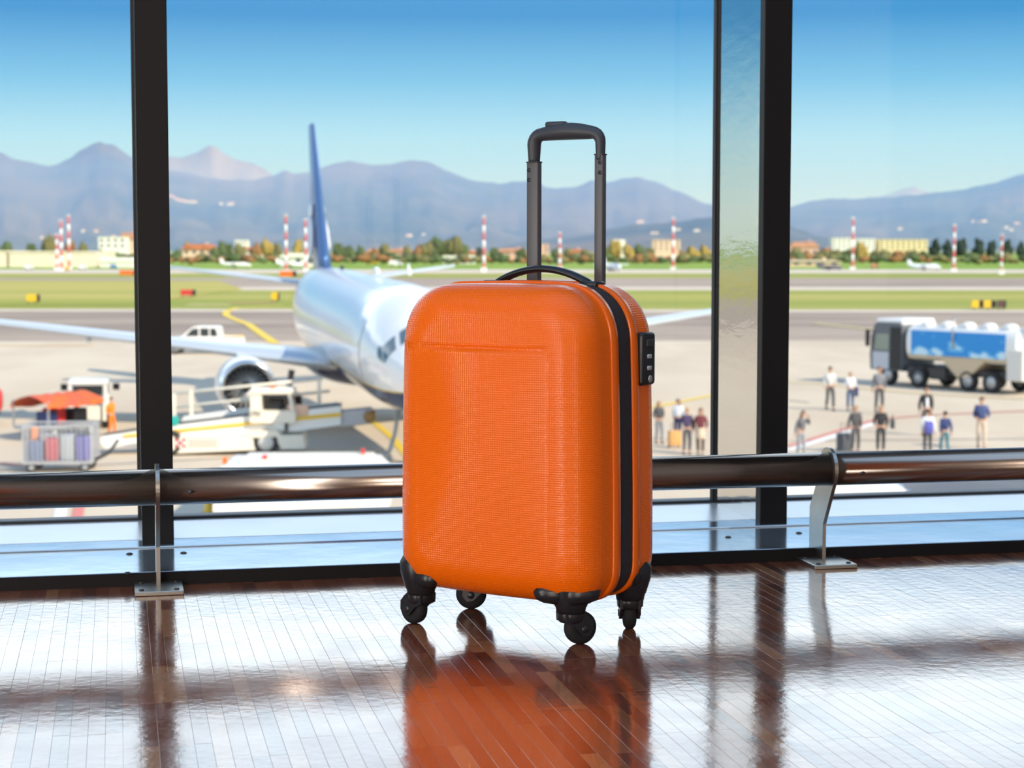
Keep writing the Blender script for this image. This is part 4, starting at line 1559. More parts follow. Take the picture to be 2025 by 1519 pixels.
for k in range(6):
    MB().lathe([(.34, 0), (.36, .10), (.30, .20), (.15, .26), (.0001, .27)], 18, M=T(-3.2 - 1.25 * k, .55, 3.0), cap0=False).build('hatch', [M_WHITE], tank)
MB().prism([(-2.5, 1.45), (-4.6, 1.45), (-5.6, .62), (-6.2, .62), (-7.2, 1.45), (-FL + .4, 1.45), (-FL + .4, 1.66), (-2.5, 1.66)], -1.18, 1.18).build('lower_shell', [M_TAN], tank)
MB().box(-FL - .1, -FL + .85, -1.25, 1.25, .65, 2.1, bev=.05).build('rear_cabinet', [mat('cabinet_pale', (.70, .68, .64), .45)], ft)
MB().tube([(-5.4, 1.3, 2.0), (-5.4, 1.33, 3.0), (-5.4, 1.2, 3.55)], .05, 8).build('ladder', [M_GREY], ft)
for x in (-2.9, -4.3):
    MB().box(x - .5, x + .5, -1.15, 1.15, .45, 1.05, bev=.06).build('side_locker', [M_DARK], ft)
wheels(ft, [(x, y) for x in (-1.15, -3.1, -FL + 3.2, -FL + 1.8) for y in (-1.02, 1.02)], .50, .34, M_GREY)
# ------------------------------------------------------------------ people crossing the apron
SKIN = mat('skin', (.58, .34, .23), .6)


def skinned(name, joints, edges, radii, m, root=0, parent=None, sub=1, mats=None):
    """one continuous surface grown round a joint skeleton"""
    me = bpy.data.meshes.new(name)
    me.from_pydata(joints, edges, [])
    me.materials.append(m)
    o = bpy.data.objects.new(name, me)
    COL.objects.link(o)
    sk = o.modifiers.new('skin', 'SKIN')
    sk.use_smooth_shade = True
    if not me.skin_vertices:
        me.skin_vertices.new()
    for i, r in enumerate(radii):
        me.skin_vertices[0].data[i].radius = r if isinstance(r, tuple) else (r, r)
        me.skin_vertices[0].data[i].use_root = (i == root)
    if sub:
        s = o.modifiers.new('subdivision', 'SUBSURF')
        s.levels = s.render_levels = sub
    if parent is not None:
        o.parent = parent
    return o


M_EYE = mat('eye', (.03, .02, .02), .3)
M_LIPS = mat('lips', (.45, .17, .14), .5)
_cloth = {}


def cloth(c):
    k = 'cloth_%d_%d_%d' % tuple(int(q * 255) for q in c)
    return mat(k, c, .8, var=.12, scale=9)


def person(px, py, hpx, face, label, top, legs, hair, hair_long=False, stride=.22, arms=(.15, .1), bend=(0, 0), coat=False, skirt=None, lean=0.0, phone=False, group=None):
    """px, py = where the feet stand in the photograph, hpx = height there; face = direction the person looks, degrees from -y (towards the hall)"""
    g = on_z(px, py)
    s = hpx * g.y / 3600.0 / 1.74
    # local frame: looks along -y; stride swings the legs along y
    hipL, hipR = Vector((.088, 0, .92)), Vector((-.088, 0, .92))
    ankL, ankR = Vector((.095, -stride, .085 + (.0)))  , Vector((-.095, stride, .085 + .05 * (stride > .1)))
    kneL = (hipL + ankL) / 2 + Vector((.01, -.03, .02))
    kneR = (hipR + ankR) / 2 + Vector((-.01, -.06 - .15 * stride, .0))
    ln = Vector((lean, 0, 0))
    chest, neck = Vector((0, .0, 1.27)) + ln * .6, Vector((0, .01, 1.47)) + ln
    head0, head1, head2 = Vector((0, -.005, 1.545)) + ln * 1.1, Vector((0, -.012, 1.62)) + ln * 1.15, Vector((0, -.008, 1.69)) + ln * 1.2
    joints = [Vector((0, 0, .95)), Vector((0, .0, 1.10)) + ln * .3, chest, neck, head0, head1, head2]
    radii = [(.145, .105), (.125, .095), (.155, .105), (.055, .055), (.062, .07), (.078, .092), (.062, .075)]
    edges = [(0, 1), (1, 2), (2, 3), (3, 4), (4, 5), (5, 6)]

    def add(p, par, r):
        joints.append(Vector(p))
        radii.append(r)
        edges.append((par, len(joints) - 1))
        return len(joints) - 1
    armj = []
    for k, sg in enumerate((1, -1)):
        sh = add(Vector((sg * .175, .005, 1.40)) + ln * .85, 2, .052)
        sw = arms[k]
        if phone and k == phone - 1:
            el, wr = Vector((sg * .30, -.08, 1.20)) + ln * .6, Vector((sg * .16, -.13, 1.48)) + ln
        else:
            el = Vector((sg * (.235 + .02 * bend[k]), .02 + sw * .4, 1.12)) + ln * .5
            wr = Vector((sg * (.235 - .10 * bend[k]), -.02 + sw * .9 - .22 * bend[k], .88 + .26 * bend[k])) + ln * .3
        e = add(el, sh, .043)
        w_ = add(wr, e, .031)
        d = (wr - el).normalized()
        side = d.cross(Vector((0, 1, 0)) if abs(d.y) < .8 else Vector((1, 0, 0))).normalized()
        pl = add(wr + d * .065, w_, .034)
        for q in range(4):                        # four fingers of unequal length, lightly curled
            a = (q - 1.5) * .018
            f0 = add(wr + d * .095 + side.cross(d) * a, pl, .0105)
            add(wr + d * (.135 + .012 * (1.5 - abs(q - 1.3))) + side.cross(d) * a * 1.15 + side * .018, f0, .0085)
        th_ = add(wr + d * .045 + side.cross(d) * .042, w_, .011)
        add(wr + d * .085 + side.cross(d) * .055 + side * .012, th_, .009)
        armj.append((sh, e, w_))
    lj = []
    for sg, h, kn, an in ((1, hipL, kneL, ankL), (-1, hipR, kneR, ankR)):
        a = add(h, 0, .088)
        b_ = add(kn, a, .058)
        c = add(an, b_, .040)
        add(an + Vector((0, -.13, -.05)), c, .034)
        lj.append((a, b_, c))
    body = skinned('person', [tuple(v) for v in joints], edges, radii, SKIN)
    body.location = (g.x, g.y, GZ + .035 * s)
    body.rotation_euler = (0, 0, math.radians(face))
    body.scale = (s, s, s)
    put(body, label, 'person', group)
    # trousers, or skirt and tights
    tj = [Vector((0, 0, 1.0)), Vector((0, 0, .92))]
    tr_ = [(.15, .112), (.155, .118)]
    te = [(0, 1)]
    for a, b_, c in lj:
        tj += [joints[a], joints[b_], joints[c] + Vector((0, 0, .02))]
        tr_ += [.100, .072, .058]
        n = len(tj)
        te += [(1, n - 3), (n - 3, n - 2), (n - 2, n - 1)]
    skinned('trousers', [tuple(v) for v in tj], te, tr_, cloth(legs), 0, body)
    if skirt:
        MB().lathe([(.150, 1.0), (.175, .85), (.20, .60), (.195, .595), (.16, .85), (.14, 1.0)], 16, cap0=False, cap1=False).build('skirt', [cloth(skirt)], body)
    # jacket: torso and sleeves
    low = .80 if coat else .93
    jj = [Vector((0, 0, low)), Vector((0, 0, 1.08)) + ln * .3, chest, Vector((0, .005, 1.42)) + ln * .9]
    jr = [(.168, .130) if coat else (.160, .122), (.148, .115), (.178, .128), (.085, .08)]
    je = [(0, 1), (1, 2), (2, 3)]
    for sh, e, w_ in armj:
        jj += [joints[sh], joints[e], joints[w_] + (joints[e] - joints[w_]) * .08]
        jr += [.066, .058, .046]
        n = len(jj)
        je += [(2, n - 3), (n - 3, n - 2), (n - 2, n - 1)]
    skinned('jacket', [tuple(v) for v in jj], je, jr, cloth(top), 0, body)
    # hair, face, shoes
    hr = MB()
    c = head1
    rings = []
    for i in range(7):
        a = i / 6 * 1.75
        ring = []
        for k in range(16):
            b_ = 2 * PI * k / 16
            front = max(0, -math.sin(b_))
            aa = min(a, 1.75 - .75 * front)
            ring.append((c.x + .092 * math.sin(aa) * math.cos(b_), c.y + .012 + .106 * math.sin(aa) * math.sin(b_), c.z + .012 + .115 * math.cos(aa)))
        rings.append(ring)
    hr.loft(rings, 0, True, cap0=False, cap1=False)
    if hair_long:
        hr.tube([c + Vector((0, .06, .04)), c + Vector((0, .085, -.08)), c + Vector((0, .09, -.20)), c + Vector((0, .08, -.30))], [.07, .088, .085, .04], 12)
    hr.build('hair', [cloth(hair)], body)
    fc = MB()
    for sg in (-1, 1):
        fc.ball((c.x + sg * .032, c.y - .088, c.z + .0), (.011, .007, .008), 8, 6, 1)
        fc.ball((c.x + sg * .082, c.y + .005, c.z - .008), (.012, .022, .032), 8, 6, 0)
    fc.prism([(c.y - .092, c.z + .005), (c.y - .118, c.z - .036), (c.y - .088, c.z - .042)], c.x - .012, c.x + .012, 0, axis='x')
    fc.ball((c.x, c.y - .086, c.z - .062), (.024, .008, .008), 8, 6, 2)
    fc.build('face', [SKIN, M_EYE, M_LIPS], body)
    for a, b_, c2 in lj:
        p = joints[c2]
        MB().loft([[(p.x + .046 * q * math.cos(2 * PI * k / 10), p.y + dy + .02 * math.sin(2 * PI * k / 10) * 0, z0 + h * (1 + math.sin(2 * PI * k / 10)) / 2) for k in range(10)]
                   for dy, q, z0, h in ((.065, .5, p.z - .115, .09), (.05, .9, p.z - .12, .11), (-.02, 1, p.z - .12, .10), (-.10, 1, p.z - .12, .065), (-.175, .8, p.z - .12, .05), (-.195, .4, p.z - .115, .03))]).build('shoe', [cloth((.05, .05, .055))], body)
    return body, s


def carried(name, label, cat, who, local, build):
    """a bag that hangs at a person: a thing of its own"""
    body, s = who
    o = thing(name, label, cat)
    o.matrix_world = body.matrix_basis @ T(*local)
    build(o)
    return o


def backpack(col):
    def f(o):
        MB().box(-.15, .15, -.08, .08, -.24, .22, bev=.05, seg=2).build('body', [cloth(col)], o)
        MB().box(-.11, .11, .075, .12, -.20, .0, bev=.02).build('pocket', [cloth(tuple(c * .8 for c in col))], o)
        for sg in (-1, 1):
            MB().tube([(sg * .09, -.07, .2), (sg * .10, -.16, .24), (sg * .10, -.28, .12), (sg * .10, -.28, -.05), (sg * .11, -.10, -.18)], .018, 6).build('strap', [cloth((.04, .04, .05))], o)
    return f


def handbag(col, w=.17, h=.13):
    def f(o):
        MB().box(-w * .35, w * .35, -w, w, -h, h, bev=.03, seg=2).build('body', [cloth(col)], o)
        MB().tube([(0, -w * .7, h), (0, -w * .5, h + .16), (0, w * .5, h + .16), (0, w * .7, h)], .012, 6).build('strap', [cloth((.05, .05, .06))], o)
    return f


BLK, CHAR, NAVY, DEN = (.025, .026, .03), (.07, .072, .08), (.03, .05, .16), (.05, .12, .26)
GRY, WHT, BEI, BUR = (.20, .21, .24), (.82, .82, .84), (.62, .50, .38), (.17, .035, .045)
DKH, BLO, BRN, AUB = (.03, .018, .014), (.52, .33, .16), (.10, .045, .025), (.26, .09, .045)

# upper group by the tanker
person(1641, 812, 86, 8, 'dark curly haired person in a pale grey sweater walking by the second mullion', (.62, .62, .62), CHAR, DKH, stride=.16, bend=(.6, .2))
p2 = person(1681, 812, 76, -4, 'person in a white jacket with a red chest band and blue jeans', WHT, DEN, BLO, stride=.10, bend=(.3, .7))
sash = skinned('chest_band', [(0, 0, 1.10), (0, 0, 1.22)], [(0, 1)], [(.160, .128), (.182, .138)], cloth((.62, .10, .20)), 0, p2[0])
carried('folded_coat', 'navy coat hanging over the arm of the person in white and jeans', 'coat', p2, (.26, -.16, .92),
        lambda o: MB().box(-.08, .08, -.10, .10, -.30, .14, bev=.05, seg=2).build('cloth', [cloth(NAVY)], o))
p3 = person(1738, 818, 92, 4, 'red haired person in a grey sweater in front of the tanker cab', GRY, CHAR, AUB, stride=.12)
skinned('scarf', [(0, 0, 1.39), (0, .0, 1.46)], [(0, 1)], [(.13, .115), (.075, .075)], cloth((.45, .50, .58)), 0, p3[0])
# lower group
p4 = person(1691, 897, 95, 12, 'blond person in a charcoal jacket and dark trousers beside a dark trolley bag', CHAR, CHAR, BLO, stride=.05, coat=True)
tb_ = on_z(1669, 893)
tbag = thing('trolley_bag', 'dark grey trolley bag standing next to the blond person in charcoal', 'suitcase', (tb_.x, tb_.y, GZ), .1)
MB().box(-.24, .24, -.14, .14, .05, .62, bev=.04, seg=2).build('shell', [cloth((.09, .10, .12))], tbag)
MB().tube([(-.08, .10, .6), (-.08, .10, .95), (.08, .10, .95), (.08, .10, .6)], .012, 6).build('pull_handle', [M_DARK], tbag)
for sg in (-1, 1):
    MB().lathe([(.0001, -.02), (.045, -.02), (.045, .02), (.0001, .02)], 12, M=T(sg * .2, .1, .045) @ RY(PI / 2)).build('wheel', [M_BLACK], tbag)
p5 = person(1741, 897, 95, -6, 'blond person in a fitted black jacket and black leggings with a shoulder bag', BLK, BLK, BLO, True, stride=.06, bend=(.3, .5))
carried('shoulder_bag', 'dark shoulder bag on the blond person in the fitted black jacket', 'bag', p5, (.42, .02, 1.05), handbag(CHAR, .2, .16))
person(1583, 905, 92, 30, 'dark haired person in a grey zipped jacket leaning forward with a hand at the ear', (.13, .135, .155), (.30, .31, .34), BRN, True, stride=.08, lean=.10, phone=1)
p7 = person(1831, 862, 96, 4, 'brown haired person in an open dark jacket over a white shirt', BLK, CHAR, BRN, stride=.08)
skinned('shirt', [(0, -.035, .95), (0, -.04, 1.20), (0, -.035, 1.38)], [(0, 1), (1, 2)], [(.07, .10), (.085, .105), (.05, .07)], cloth(WHT), 0, p7[0])
p8 = person(1834, 902, 92, 175, 'person in a white jacket seen from behind, with a violet backpack', WHT, CHAR, BRN, stride=.05)
carried('backpack', 'violet and navy backpack on the person in white seen from behind', 'backpack', p8, (0, .30, 1.08), backpack((.12, .13, .50)))
person(1868, 902, 88, 195, 'person in a navy top and teal jeans half hidden beside the person in white', NAVY, (.06, .20, .26), DKH, stride=.16)
p10 = person(1940, 889, 103, -10, 'person in a navy plaid jacket and beige trousers with a red backpack', (.06, .09, .22), BEI, BRN, stride=.12, bend=(.7, .6))
carried('backpack', 'red backpack on the person in the navy plaid jacket', 'backpack', p10, (-.06, .30, 1.22), backpack((.50, .03, .08)))
# group left of the second mullion
person(1303, 877, 84, 25, 'blond person in a dark navy jacket close beside the suitcase edge', CHAR, GRY, BLO, True, stride=.08, bend=(.6, .6))
p12 = person(1340, 872, 82, -30, 'person with a black ponytail in a white top', (.80, .84, .90), NAVY, DKH, True, stride=.08, bend=(.3, .3))
carried('shoulder_bag', 'blue shoulder bag carried by the person with the black ponytail', 'bag', p12, (.35, -.05, .93), handbag((.08, .18, .42), .18, .17))
person(1358, 899, 92, 8, 'blond person in a dark purple jacket next to the person in burgundy', (.06, .045, .11), CHAR, BLO, stride=.06)
person(1385, 900, 92, -12, 'brown haired person in a burgundy coat over a beige skirt', BUR, BRN, BRN, True, stride=.08, skirt=BEI, bend=(.4, .2))
tg = on_z(1334, 886)
tote = thing('tan_suitcase', 'tan trolley case standing in front of the group by the second mullion', 'suitcase', (tg.x, tg.y, GZ), .2)
MB().box(-.22, .22, -.14, .14, .08, .60, bev=.05, seg=2).build('shell', [cloth((.66, .36, .13))], tote)
MB().tube([(-.08, .1, .58), (-.08, .1, .85), (.08, .1, .85), (.08, .1, .58)], .012, 6).build('pull_handle', [M_DARK], tote)
for sg in (-1, 1):
    MB().lathe([(.0001, -.02), (.05, -.02), (.05, .02), (.0001, .02)], 12, M=T(sg * .18, .08, .05) @ RY(PI / 2)).build('wheel', [M_BLACK], tote)
# ramp worker
wk = person(221, 862, 76, 60, 'ramp worker in an orange high visibility suit beside the belt loader', (.88, .26, .02), (.85, .22, .02), DKH, stride=.10, bend=(.4, .4))
skinned('reflective_band', [(0, 0, 1.08), (0, 0, 1.14)], [(0, 1)], [(.160, .128), (.162, .128)], cloth((.85, .80, .45)), 0, wk[0])
# ------------------------------------------------------------------ airfield furniture, parked aircraft, town and trees in the distance
M_BR = mat('mast_red', (.62, .13, .12), .6)
M_BW = mat('mast_white', (.86, .85, .84), .6)
M_LAMP = mat('lamp_housing', (.60, .62, .64), .4, .5)
def top(x, y):
    """level of the ground surface at a far place"""
    if y > 486:
        return GZ + .035
    if y < 395 and y > 216 and x < -43:
        return GZ + .105
    return GZ + (.025 if y > 405 else .065 if y > 290 else .025 if y > 190 else 0)


mast_names = {
    113: 'shortest red and white mast of the three beside the cream hangar',
    122: 'middle red and white mast of the three beside the cream hangar',
    137: 'tallest red and white mast of the three beside the cream hangar',
    566: 'red and white mast farther from the airliner fin, of the two on its left',
    605: 'red and white mast next to the airliner fin, on its left',
    957: 'red and white mast above the suitcase, left of its trolley handle',
    1107: 'red and white mast seen between the two posts of the trolley handle',
    1331: 'red and white mast in front of the square beige block',
    1686: 'red and white mast in front of the cream apartment blocks',
    1886: 'red and white mast in front of the dark conifers, beside the pale parked jet',
    1980: 'red and white mast on a wide white base at the right end of the conifers'}
for px, ty, by in ((113, 465, 535), (122, 438, 536), (137, 428, 533), (566, 428, 540), (605, 436, 536), (957, 430, 538), (1107, 462, 534), (1331, 433, 533), (1686, 433, 533), (1886, 447, 537), (1980, 467, 543)):
    g = on_z(px, by)
    h = (by - ty) * g.y / FPX
    w = .00062 * g.y + .08
    t_ = thing('light_mast', mast_names[px], 'mast', (g.x, g.y, top(g.x, g.y)), 0, 'red and white lighting masts on the airfield')
    nb = 7
    for k in range(nb):
        z0, z1 = h * (k / nb) * .96 + .4, h * ((k + 1) / nb) * .96 + .4
        MB().lathe([(w * (1.08 - .04 * k), z0), (w * (1.04 - .04 * k), z1)], 12).build('red_band' if k % 2 == 0 else 'white_band', [M_BR if k % 2 == 0 else M_BW], t_)
    MB().box(-w * 1.8, w * 1.8, -w * 1.0, w * 1.0, 0, .9 if px not in (1980, 957) else 1.3).build('base', [M_BW], t_)
    MB().box(-w * 1.5, w * 1.5, -w * .5, w * .5, h * .96 + .4, h + .5, bev=.1).build('lamp_head', [M_LAMP], t_)


def sign(px, py, w, h, col, label, split=None):
    g = on_z(px, py)
    t_ = thing('airfield_sign', label, 'sign', (g.x, g.y, top(g.x, g.y)))
    MB().box(-w / 2, w / 2, -.15, .15, .25, .25 + h, bev=.03).build('panel', [col], t_)
    if split:
        MB().box(-w * .12, w * .12, -.17, .17, .23, .27 + h).build('divider', [M_BLACK], t_)
    MB().box(w / 2, w / 2 + w * .28, -.14, .14, .2, .25 + h).build('side_box', [M_BLACK], t_)
    for sg in (-1, 1):
        MB().box(sg * w * .35 - .06, sg * w * .35 + .06, -.06, .06, 0, .28).build('leg', [M_DARK], t_)


sign(63, 602, 1.25, .85, M_YELLOW, 'yellow airfield sign on the dry grass beside the first mullion')
sign(369, 589, 1.6, .75, M_RED, 'red airfield sign on the grass right of the first mullion')
sign(1940, 613, 2.1, .75, M_YELLOW, 'yellow and black airfield sign on the green grass above the tanker', True)
sign(1979, 613, .7, .8, mat('sign_brown', (.10, .05, .045), .6), 'small dark brown airfield sign beside the yellow and black one')
sign(250, 546, 3.4, 1.1, M_ORANGE, 'small orange marker board by the far taxiway left of the first mullion')
sign(566, 549, 3.0, 1.2, M_ORANGE, 'small orange marker board at the foot of the mast left of the fin')
sign(543, 597, .8, .9, M_YELLOW, 'small yellow marker board left of the airliner tail')


# --- small parked aircraft
def small_plane(px, py, length_px, dirx, col, label, fin_col=None, headon=False):
    g = on_z(px, py)
    L = length_px * g.y / FPX
    t_ = thing('small_aircraft', label, 'airplane', (g.x, g.y, top(g.x, g.y)), 0 if dirx > 0 else PI)
    if headon:
        t_.rotation_euler = (0, 0, -PI / 2 + .35)
    r = L * .075
    zc = L * .115
    MB().loft([[(L * x, r * q * math.cos(2 * PI * k / 16), zc + dz * r + r * q * math.sin(2 * PI * k / 16)) for k in range(16)]
               for x, q, dz in ((.5, .06, -.3), (.47, .5, -.2), (.40, .9, -.05), (.3, 1, 0), (-.15, 1, 0), (-.35, .65, .3), (-.5, .2, .65))]).build('fuselage', [col], t_)
    MB().prism([(-L * .33, zc + r * .8), (-L * .43, zc + L * .21), (-L * .52, zc + L * .21), (-L * .48, zc + r * .6)], -r * .12, r * .12).build('fin', [fin_col or col], t_)
    for sg in (-1, 1):
        MB().prism([(L * .06, sg * r * .5), (-L * .10, sg * r * .5), (-L * .10, sg * L * .44), (-L * .03, sg * L * .44)], zc + r * .5, zc + r * .72, axis='z').build('wing', [col], t_)
        MB().prism([(-L * .38, 0), (-L * .49, 0), (-L * .50, sg * L * .16), (-L * .45, sg * L * .16)], zc + L * .05, zc + L * .058, axis='z').build('tailplane', [col], t_)
        MB().tube([(L * .10, sg * L * .15, zc + r * .4), (-L * .05, sg * L * .15, zc + r * .4)], r * .38, 12).build('engine', [col], t_)
        MB().lathe([(.0001, -r * .15), (r * .3, -r * .15), (r * .3, r * .15), (.0001, r * .15)], 12, M=T(-L * .02, sg * r * .9, r * .3) @ RX(PI / 2)).build('wheel', [M_TYRE], t_)
    MB().box(-L * .03, L * .0, -r * .9, r * .9, r * .25, zc - r * .6).build('gear', [M_DARK], t_)
    MB().lathe([(.0001, -r * .1), (r * .26, -r * .1), (r * .26, r * .1), (.0001, r * .1)], 12, M=T(L * .38, 0, r * .26) @ RX(PI / 2)).build('wheel', [M_TYRE], t_)
    MB().box(L * .37, L * .39, -r * .1, r * .1, r * .3, zc - r * .5).build('gear', [M_DARK], t_)
    MB().prism([(L * .455, zc + r * .2), (L * .40, zc + r * .62), (L * .375, zc + r * .62), (L * .385, zc + r * .2)], -r * .86, r * .86).build('cockpit', [M_GLASSD], t_)


small_plane(466, 531, 62, 1, M_BW, 'small white turboprop parked in front of the red roofed houses')
small_plane(576, 531, 60, 1, M_BW, 'small white turboprop parked in front of the white hangar')
small_plane(1640, 535, 52, 1, mat('aircraft_charcoal', (.10, .11, .14), .35), 'small charcoal jet taxiing right of the second mullion')
small_plane(1828, 535, 66, 1, mat('aircraft_pale', (.72, .78, .84), .3), 'pale grey jet taxiing in front of the dark conifers')
small_plane(1210, 537, 84, 1, mat('aircraft_pale', (.72, .78, .84), .3), 'pale jet facing the hall on the far taxiway behind the trolley handle', None, True)


# --- parked vans, containers and machines far off
def far_box(name, px, py, wpx, hpx, col, label, cat):
    g = on_z(px, py)
    w, h = wpx * g.y / FPX, hpx * g.y / FPX
    t_ = thing(name, label, cat, (g.x, g.y, top(g.x, g.y)))
    MB().prism([(-w / 2, h * .22), (-w / 2, h * .9), (-w * .42, h), (w * .22, h), (w * .36, h * .58), (w / 2, h * .52), (w / 2, h * .22)], -w * .2, w * .2).build('body', [col], t_)
    MB().prism([(w * .20, h * .93), (w * .33, h * .60), (w * .10, h * .60), (w * .10, h * .93)], -w * .205, w * .205).build('window', [M_GLASSD], t_)
    for x in (-w * .3, w * .3):
        MB().lathe([(.0001, -w * .21), (h * .2, -w * .21), (h * .2, w * .21), (.0001, w * .21)], 12, M=T(x, 0, h * .2) @ RX(PI / 2)).build('wheel', [M_TYRE], t_)


far_box('parked_van', 57, 534, 15, 10, M_BW, 'white van in front of the long cream hangar, farthest from the masts', 'van')
far_box('parked_van', 164, 534, 15, 10, M_BW, 'white van just right of the three masts', 'van')
far_box('parked_car', 133, 536, 9, 8, M_YELLOW, 'yellow airport car at the foot of the three masts', 'car')
far_box('parked_car', 225, 532, 13, 9, mat('car_blue', (.08, .25, .55), .4), 'blue car in front of the white arched hangar', 'car')
far_box('parked_van', 783, 527, 26, 12, M_BW, 'white van parked on the grass right of the airliner fin', 'van')
far_box('parked_car', 735, 523, 24, 9, M_YELLOW, 'yellow vehicle parked on the grass right of the airliner fin', 'vehicle')
far_box('parked_car', 1730, 531, 16, 9, mat('car_rust', (.55, .22, .14), .5), 'rust red vehicle on the far taxiway below the apartment blocks', 'vehicle')

# --- buildings
M_STU = [mat('stucco_cream', (.80, .70, .54), .8, var=.06, scale=.3), mat('stucco_pink', (.72, .44, .34), .8, var=.06, scale=.3), mat('stucco_white', (.84, .80, .72), .8, var=.05, scale=.3),
         mat('stucco_yellow', (.82, .66, .36), .8, var=.06, scale=.3), mat('stucco_peach', (.80, .56, .40), .8, var=.06, scale=.3)]
M_TILE = mat('roof_tiles', (.50, .16, .07), .8, var=.25, scale=.8)
M_TILEP = mat('roof_tiles_pale', (.56, .27, .18), .8, var=.2, scale=.8)
M_PANEB = mat('far_window', (.10, .12, .15), .15)


def house(px, by, ty, wpx, wall, label, roof='gable', Y=1050, storeys=2, cols=4, rmat=None, depth=12, name='house', rz=0.0, group=None):
    """a building at distance Y whose front spans wpx pixels and reaches from row by up to row ty"""
    p = at_y(px, by, Y)
    Y = Y + 0.0
    k = Y / FPX
    w = wpx * k
    top = at_y(px, ty, Y).z
    z0 = GZ + (.03 if Y > 575 else 0)
    h = top - z0
    t_ = thing(name, label, 'building', (p.x, Y, z0), rz, group)
    hr = h * (.72 if roof == 'gable' else 1)
    MB().box(-w / 2, w / 2, 0, depth, 0, hr).build('walls', [wall], t_)
    if roof == 'gable':
        o = .06 * w
        MB().prism([(-w / 2 - o, hr - .1), (-w * .36, h), (w * .36, h), (w / 2 + o, hr - .1)], -.8, depth + .8).build('roof', [rmat or M_TILE], t_)
        MB().box(w * .2, w * .2 + 1.0, depth * .4, depth * .4 + 1.0, hr, h + .9).build('chimney', [wall], t_)
    elif roof == 'flat':
        MB().box(-w / 2 - .3, w / 2 + .3, -.3, depth + .3, hr - .05, hr + .5).build('roof', [rmat or wall], t_)
    elif roof == 'arch':
        n = 14
        MB().prism([(-w / 2 - .2, hr * .55)] + [(-w / 2 * math.cos(PI * i / n) * 1.02, hr * .55 + h * .45 * math.sin(PI * i / n)) for i in range(n + 1)] + [(w / 2 + .2, hr * .55)], -.4, depth + .4).build('roof', [rmat or wall], t_)
    low = hr * .45 if by < 520 and roof != 'arch' else 0
    me = None
    for r in range(storeys):
        z = low + (hr - low) * (r + .5) / storeys if storeys > 1 else hr * .6
        for c in range(cols):
            x = -w / 2 + w * (c + .5) / cols
            if me is None:
                ww, wh = min(w / cols * .42, 2.2), min((hr - low) / max(storeys, 1) * .5, 2.2)
                me = MB().box(-ww / 2, ww / 2, -.06, .05, -wh / 2, wh / 2).mesh('window', [M_PANEB])
            o = bpy.data.objects.new('window', me)
            COL.objects.link(o)
            o.parent = t_
            o.location = (x, 0, z)


house(-62, 531, 499, 150, M_STU[0], 'long low cream hangar leaving the picture behind the three masts', 'flat', 640, 0, 1, name='hangar', depth=30)
house(105, 531, 500, 174, M_STU[0], 'long low cream hangar wall directly behind the three masts', 'flat', 640, 0, 1, name='hangar', depth=30)
house(236, 532, 510, 76, M_STU[2], 'white arched hangar beside the first mullion', 'arch', 630, 0, 1, name='hangar', depth=25)
house(222, 505, 470, 54, M_STU[2], 'white houses with pale walls above the arched hangar', 'flat', 1300, 2, 4, name='apartment_block')
house(255, 505, 460, 34, M_STU[4], 'peach apartment house close to the first mullion', 'gable', 1360, 3, 3, rmat=M_TILEP)
house(392, 523, 483, 62, M_STU[4], 'large villa with an orange tiled roof right of the first mullion', 'gable', 900, 2, 4)
house(500, 515, 488, 70, M_STU[2], 'white houses with pink roofs behind the first turboprop', 'gable', 950, 2, 5, rmat=M_TILEP)
house(477, 500, 476, 24, M_STU[2], 'small white block on the rise behind the first turboprop', 'flat', 1400, 2, 3, name='apartment_block')
house(590, 531, 501, 72, M_STU[2], 'white gabled hangar behind the masts left of the fin', 'gable', 650, 1, 3, rmat=M_STU[2], name='hangar', depth=25)
house(671, 525, 500, 28, M_STU[4], 'small peach house with red roof just right of the fin', 'gable', 900, 1, 2)
house(770, 518, 492, 96, M_STU[1], 'row of pink houses between the fin and the round trees', 'gable', 1000, 2, 6, rmat=M_TILEP)
house(908, 524, 508, 62, M_STU[2], 'low white shed with flat roof left of the mast above the suitcase', 'flat', 760, 1, 4, name='shed')
house(925, 513, 496, 36, M_STU[4], 'peach house with red roof left of the mast above the suitcase', 'gable', 950, 1, 3)
house(1012, 515, 491, 60, M_STU[1], 'pink houses left of the trolley handle', 'gable', 1000, 2, 4, rmat=M_TILEP)
house(1068, 512, 484, 34, M_STU[1], 'tall pink block seen between the posts of the trolley handle', 'flat', 1100, 3, 3, name='apartment_block')
house(1136, 513, 493, 32, M_STU[4], 'peach house with red roof seen between the posts of the trolley handle', 'gable', 1000, 1, 3)
house(1225, 500, 474, 22, M_STU[2], 'white rounded block above the pale jet', 'arch', 1300, 1, 2, name='apartment_block')
house(1318, 514, 476, 54, M_STU[4], 'square beige apartment block right of the suitcase handle', 'flat', 1100, 4, 5, name='apartment_block')
house(1590, 518, 478, 56, M_STU[1], 'wide pink roofed hall right of the second mullion', 'gable', 1000, 1, 4, rmat=M_TILEP)
house(1612, 529, 514, 100, M_STU[4], 'low tan shed behind the charcoal jet', 'gable', 660, 1, 4, rmat=mat('roof_tan', (.60, .50, .38), .8), name='shed')
house(1669, 505, 472, 46, M_STU[2], 'cream apartment block left of its mast', 'flat', 1250, 4, 5, name='apartment_block')
house(1714, 505, 473, 34, M_STU[2], 'cream apartment block right of its mast', 'flat', 1250, 4, 4, name='apartment_block')
house(1786, 508, 475, 96, M_STU[3], 'long yellow apartment block beside the dark conifers', 'flat', 1250, 4, 9, name='apartment_block')
house(1635, 505, 491, 16, M_STU[2], 'tiny white house left of the cream apartment blocks', 'gable', 1250, 1, 2)

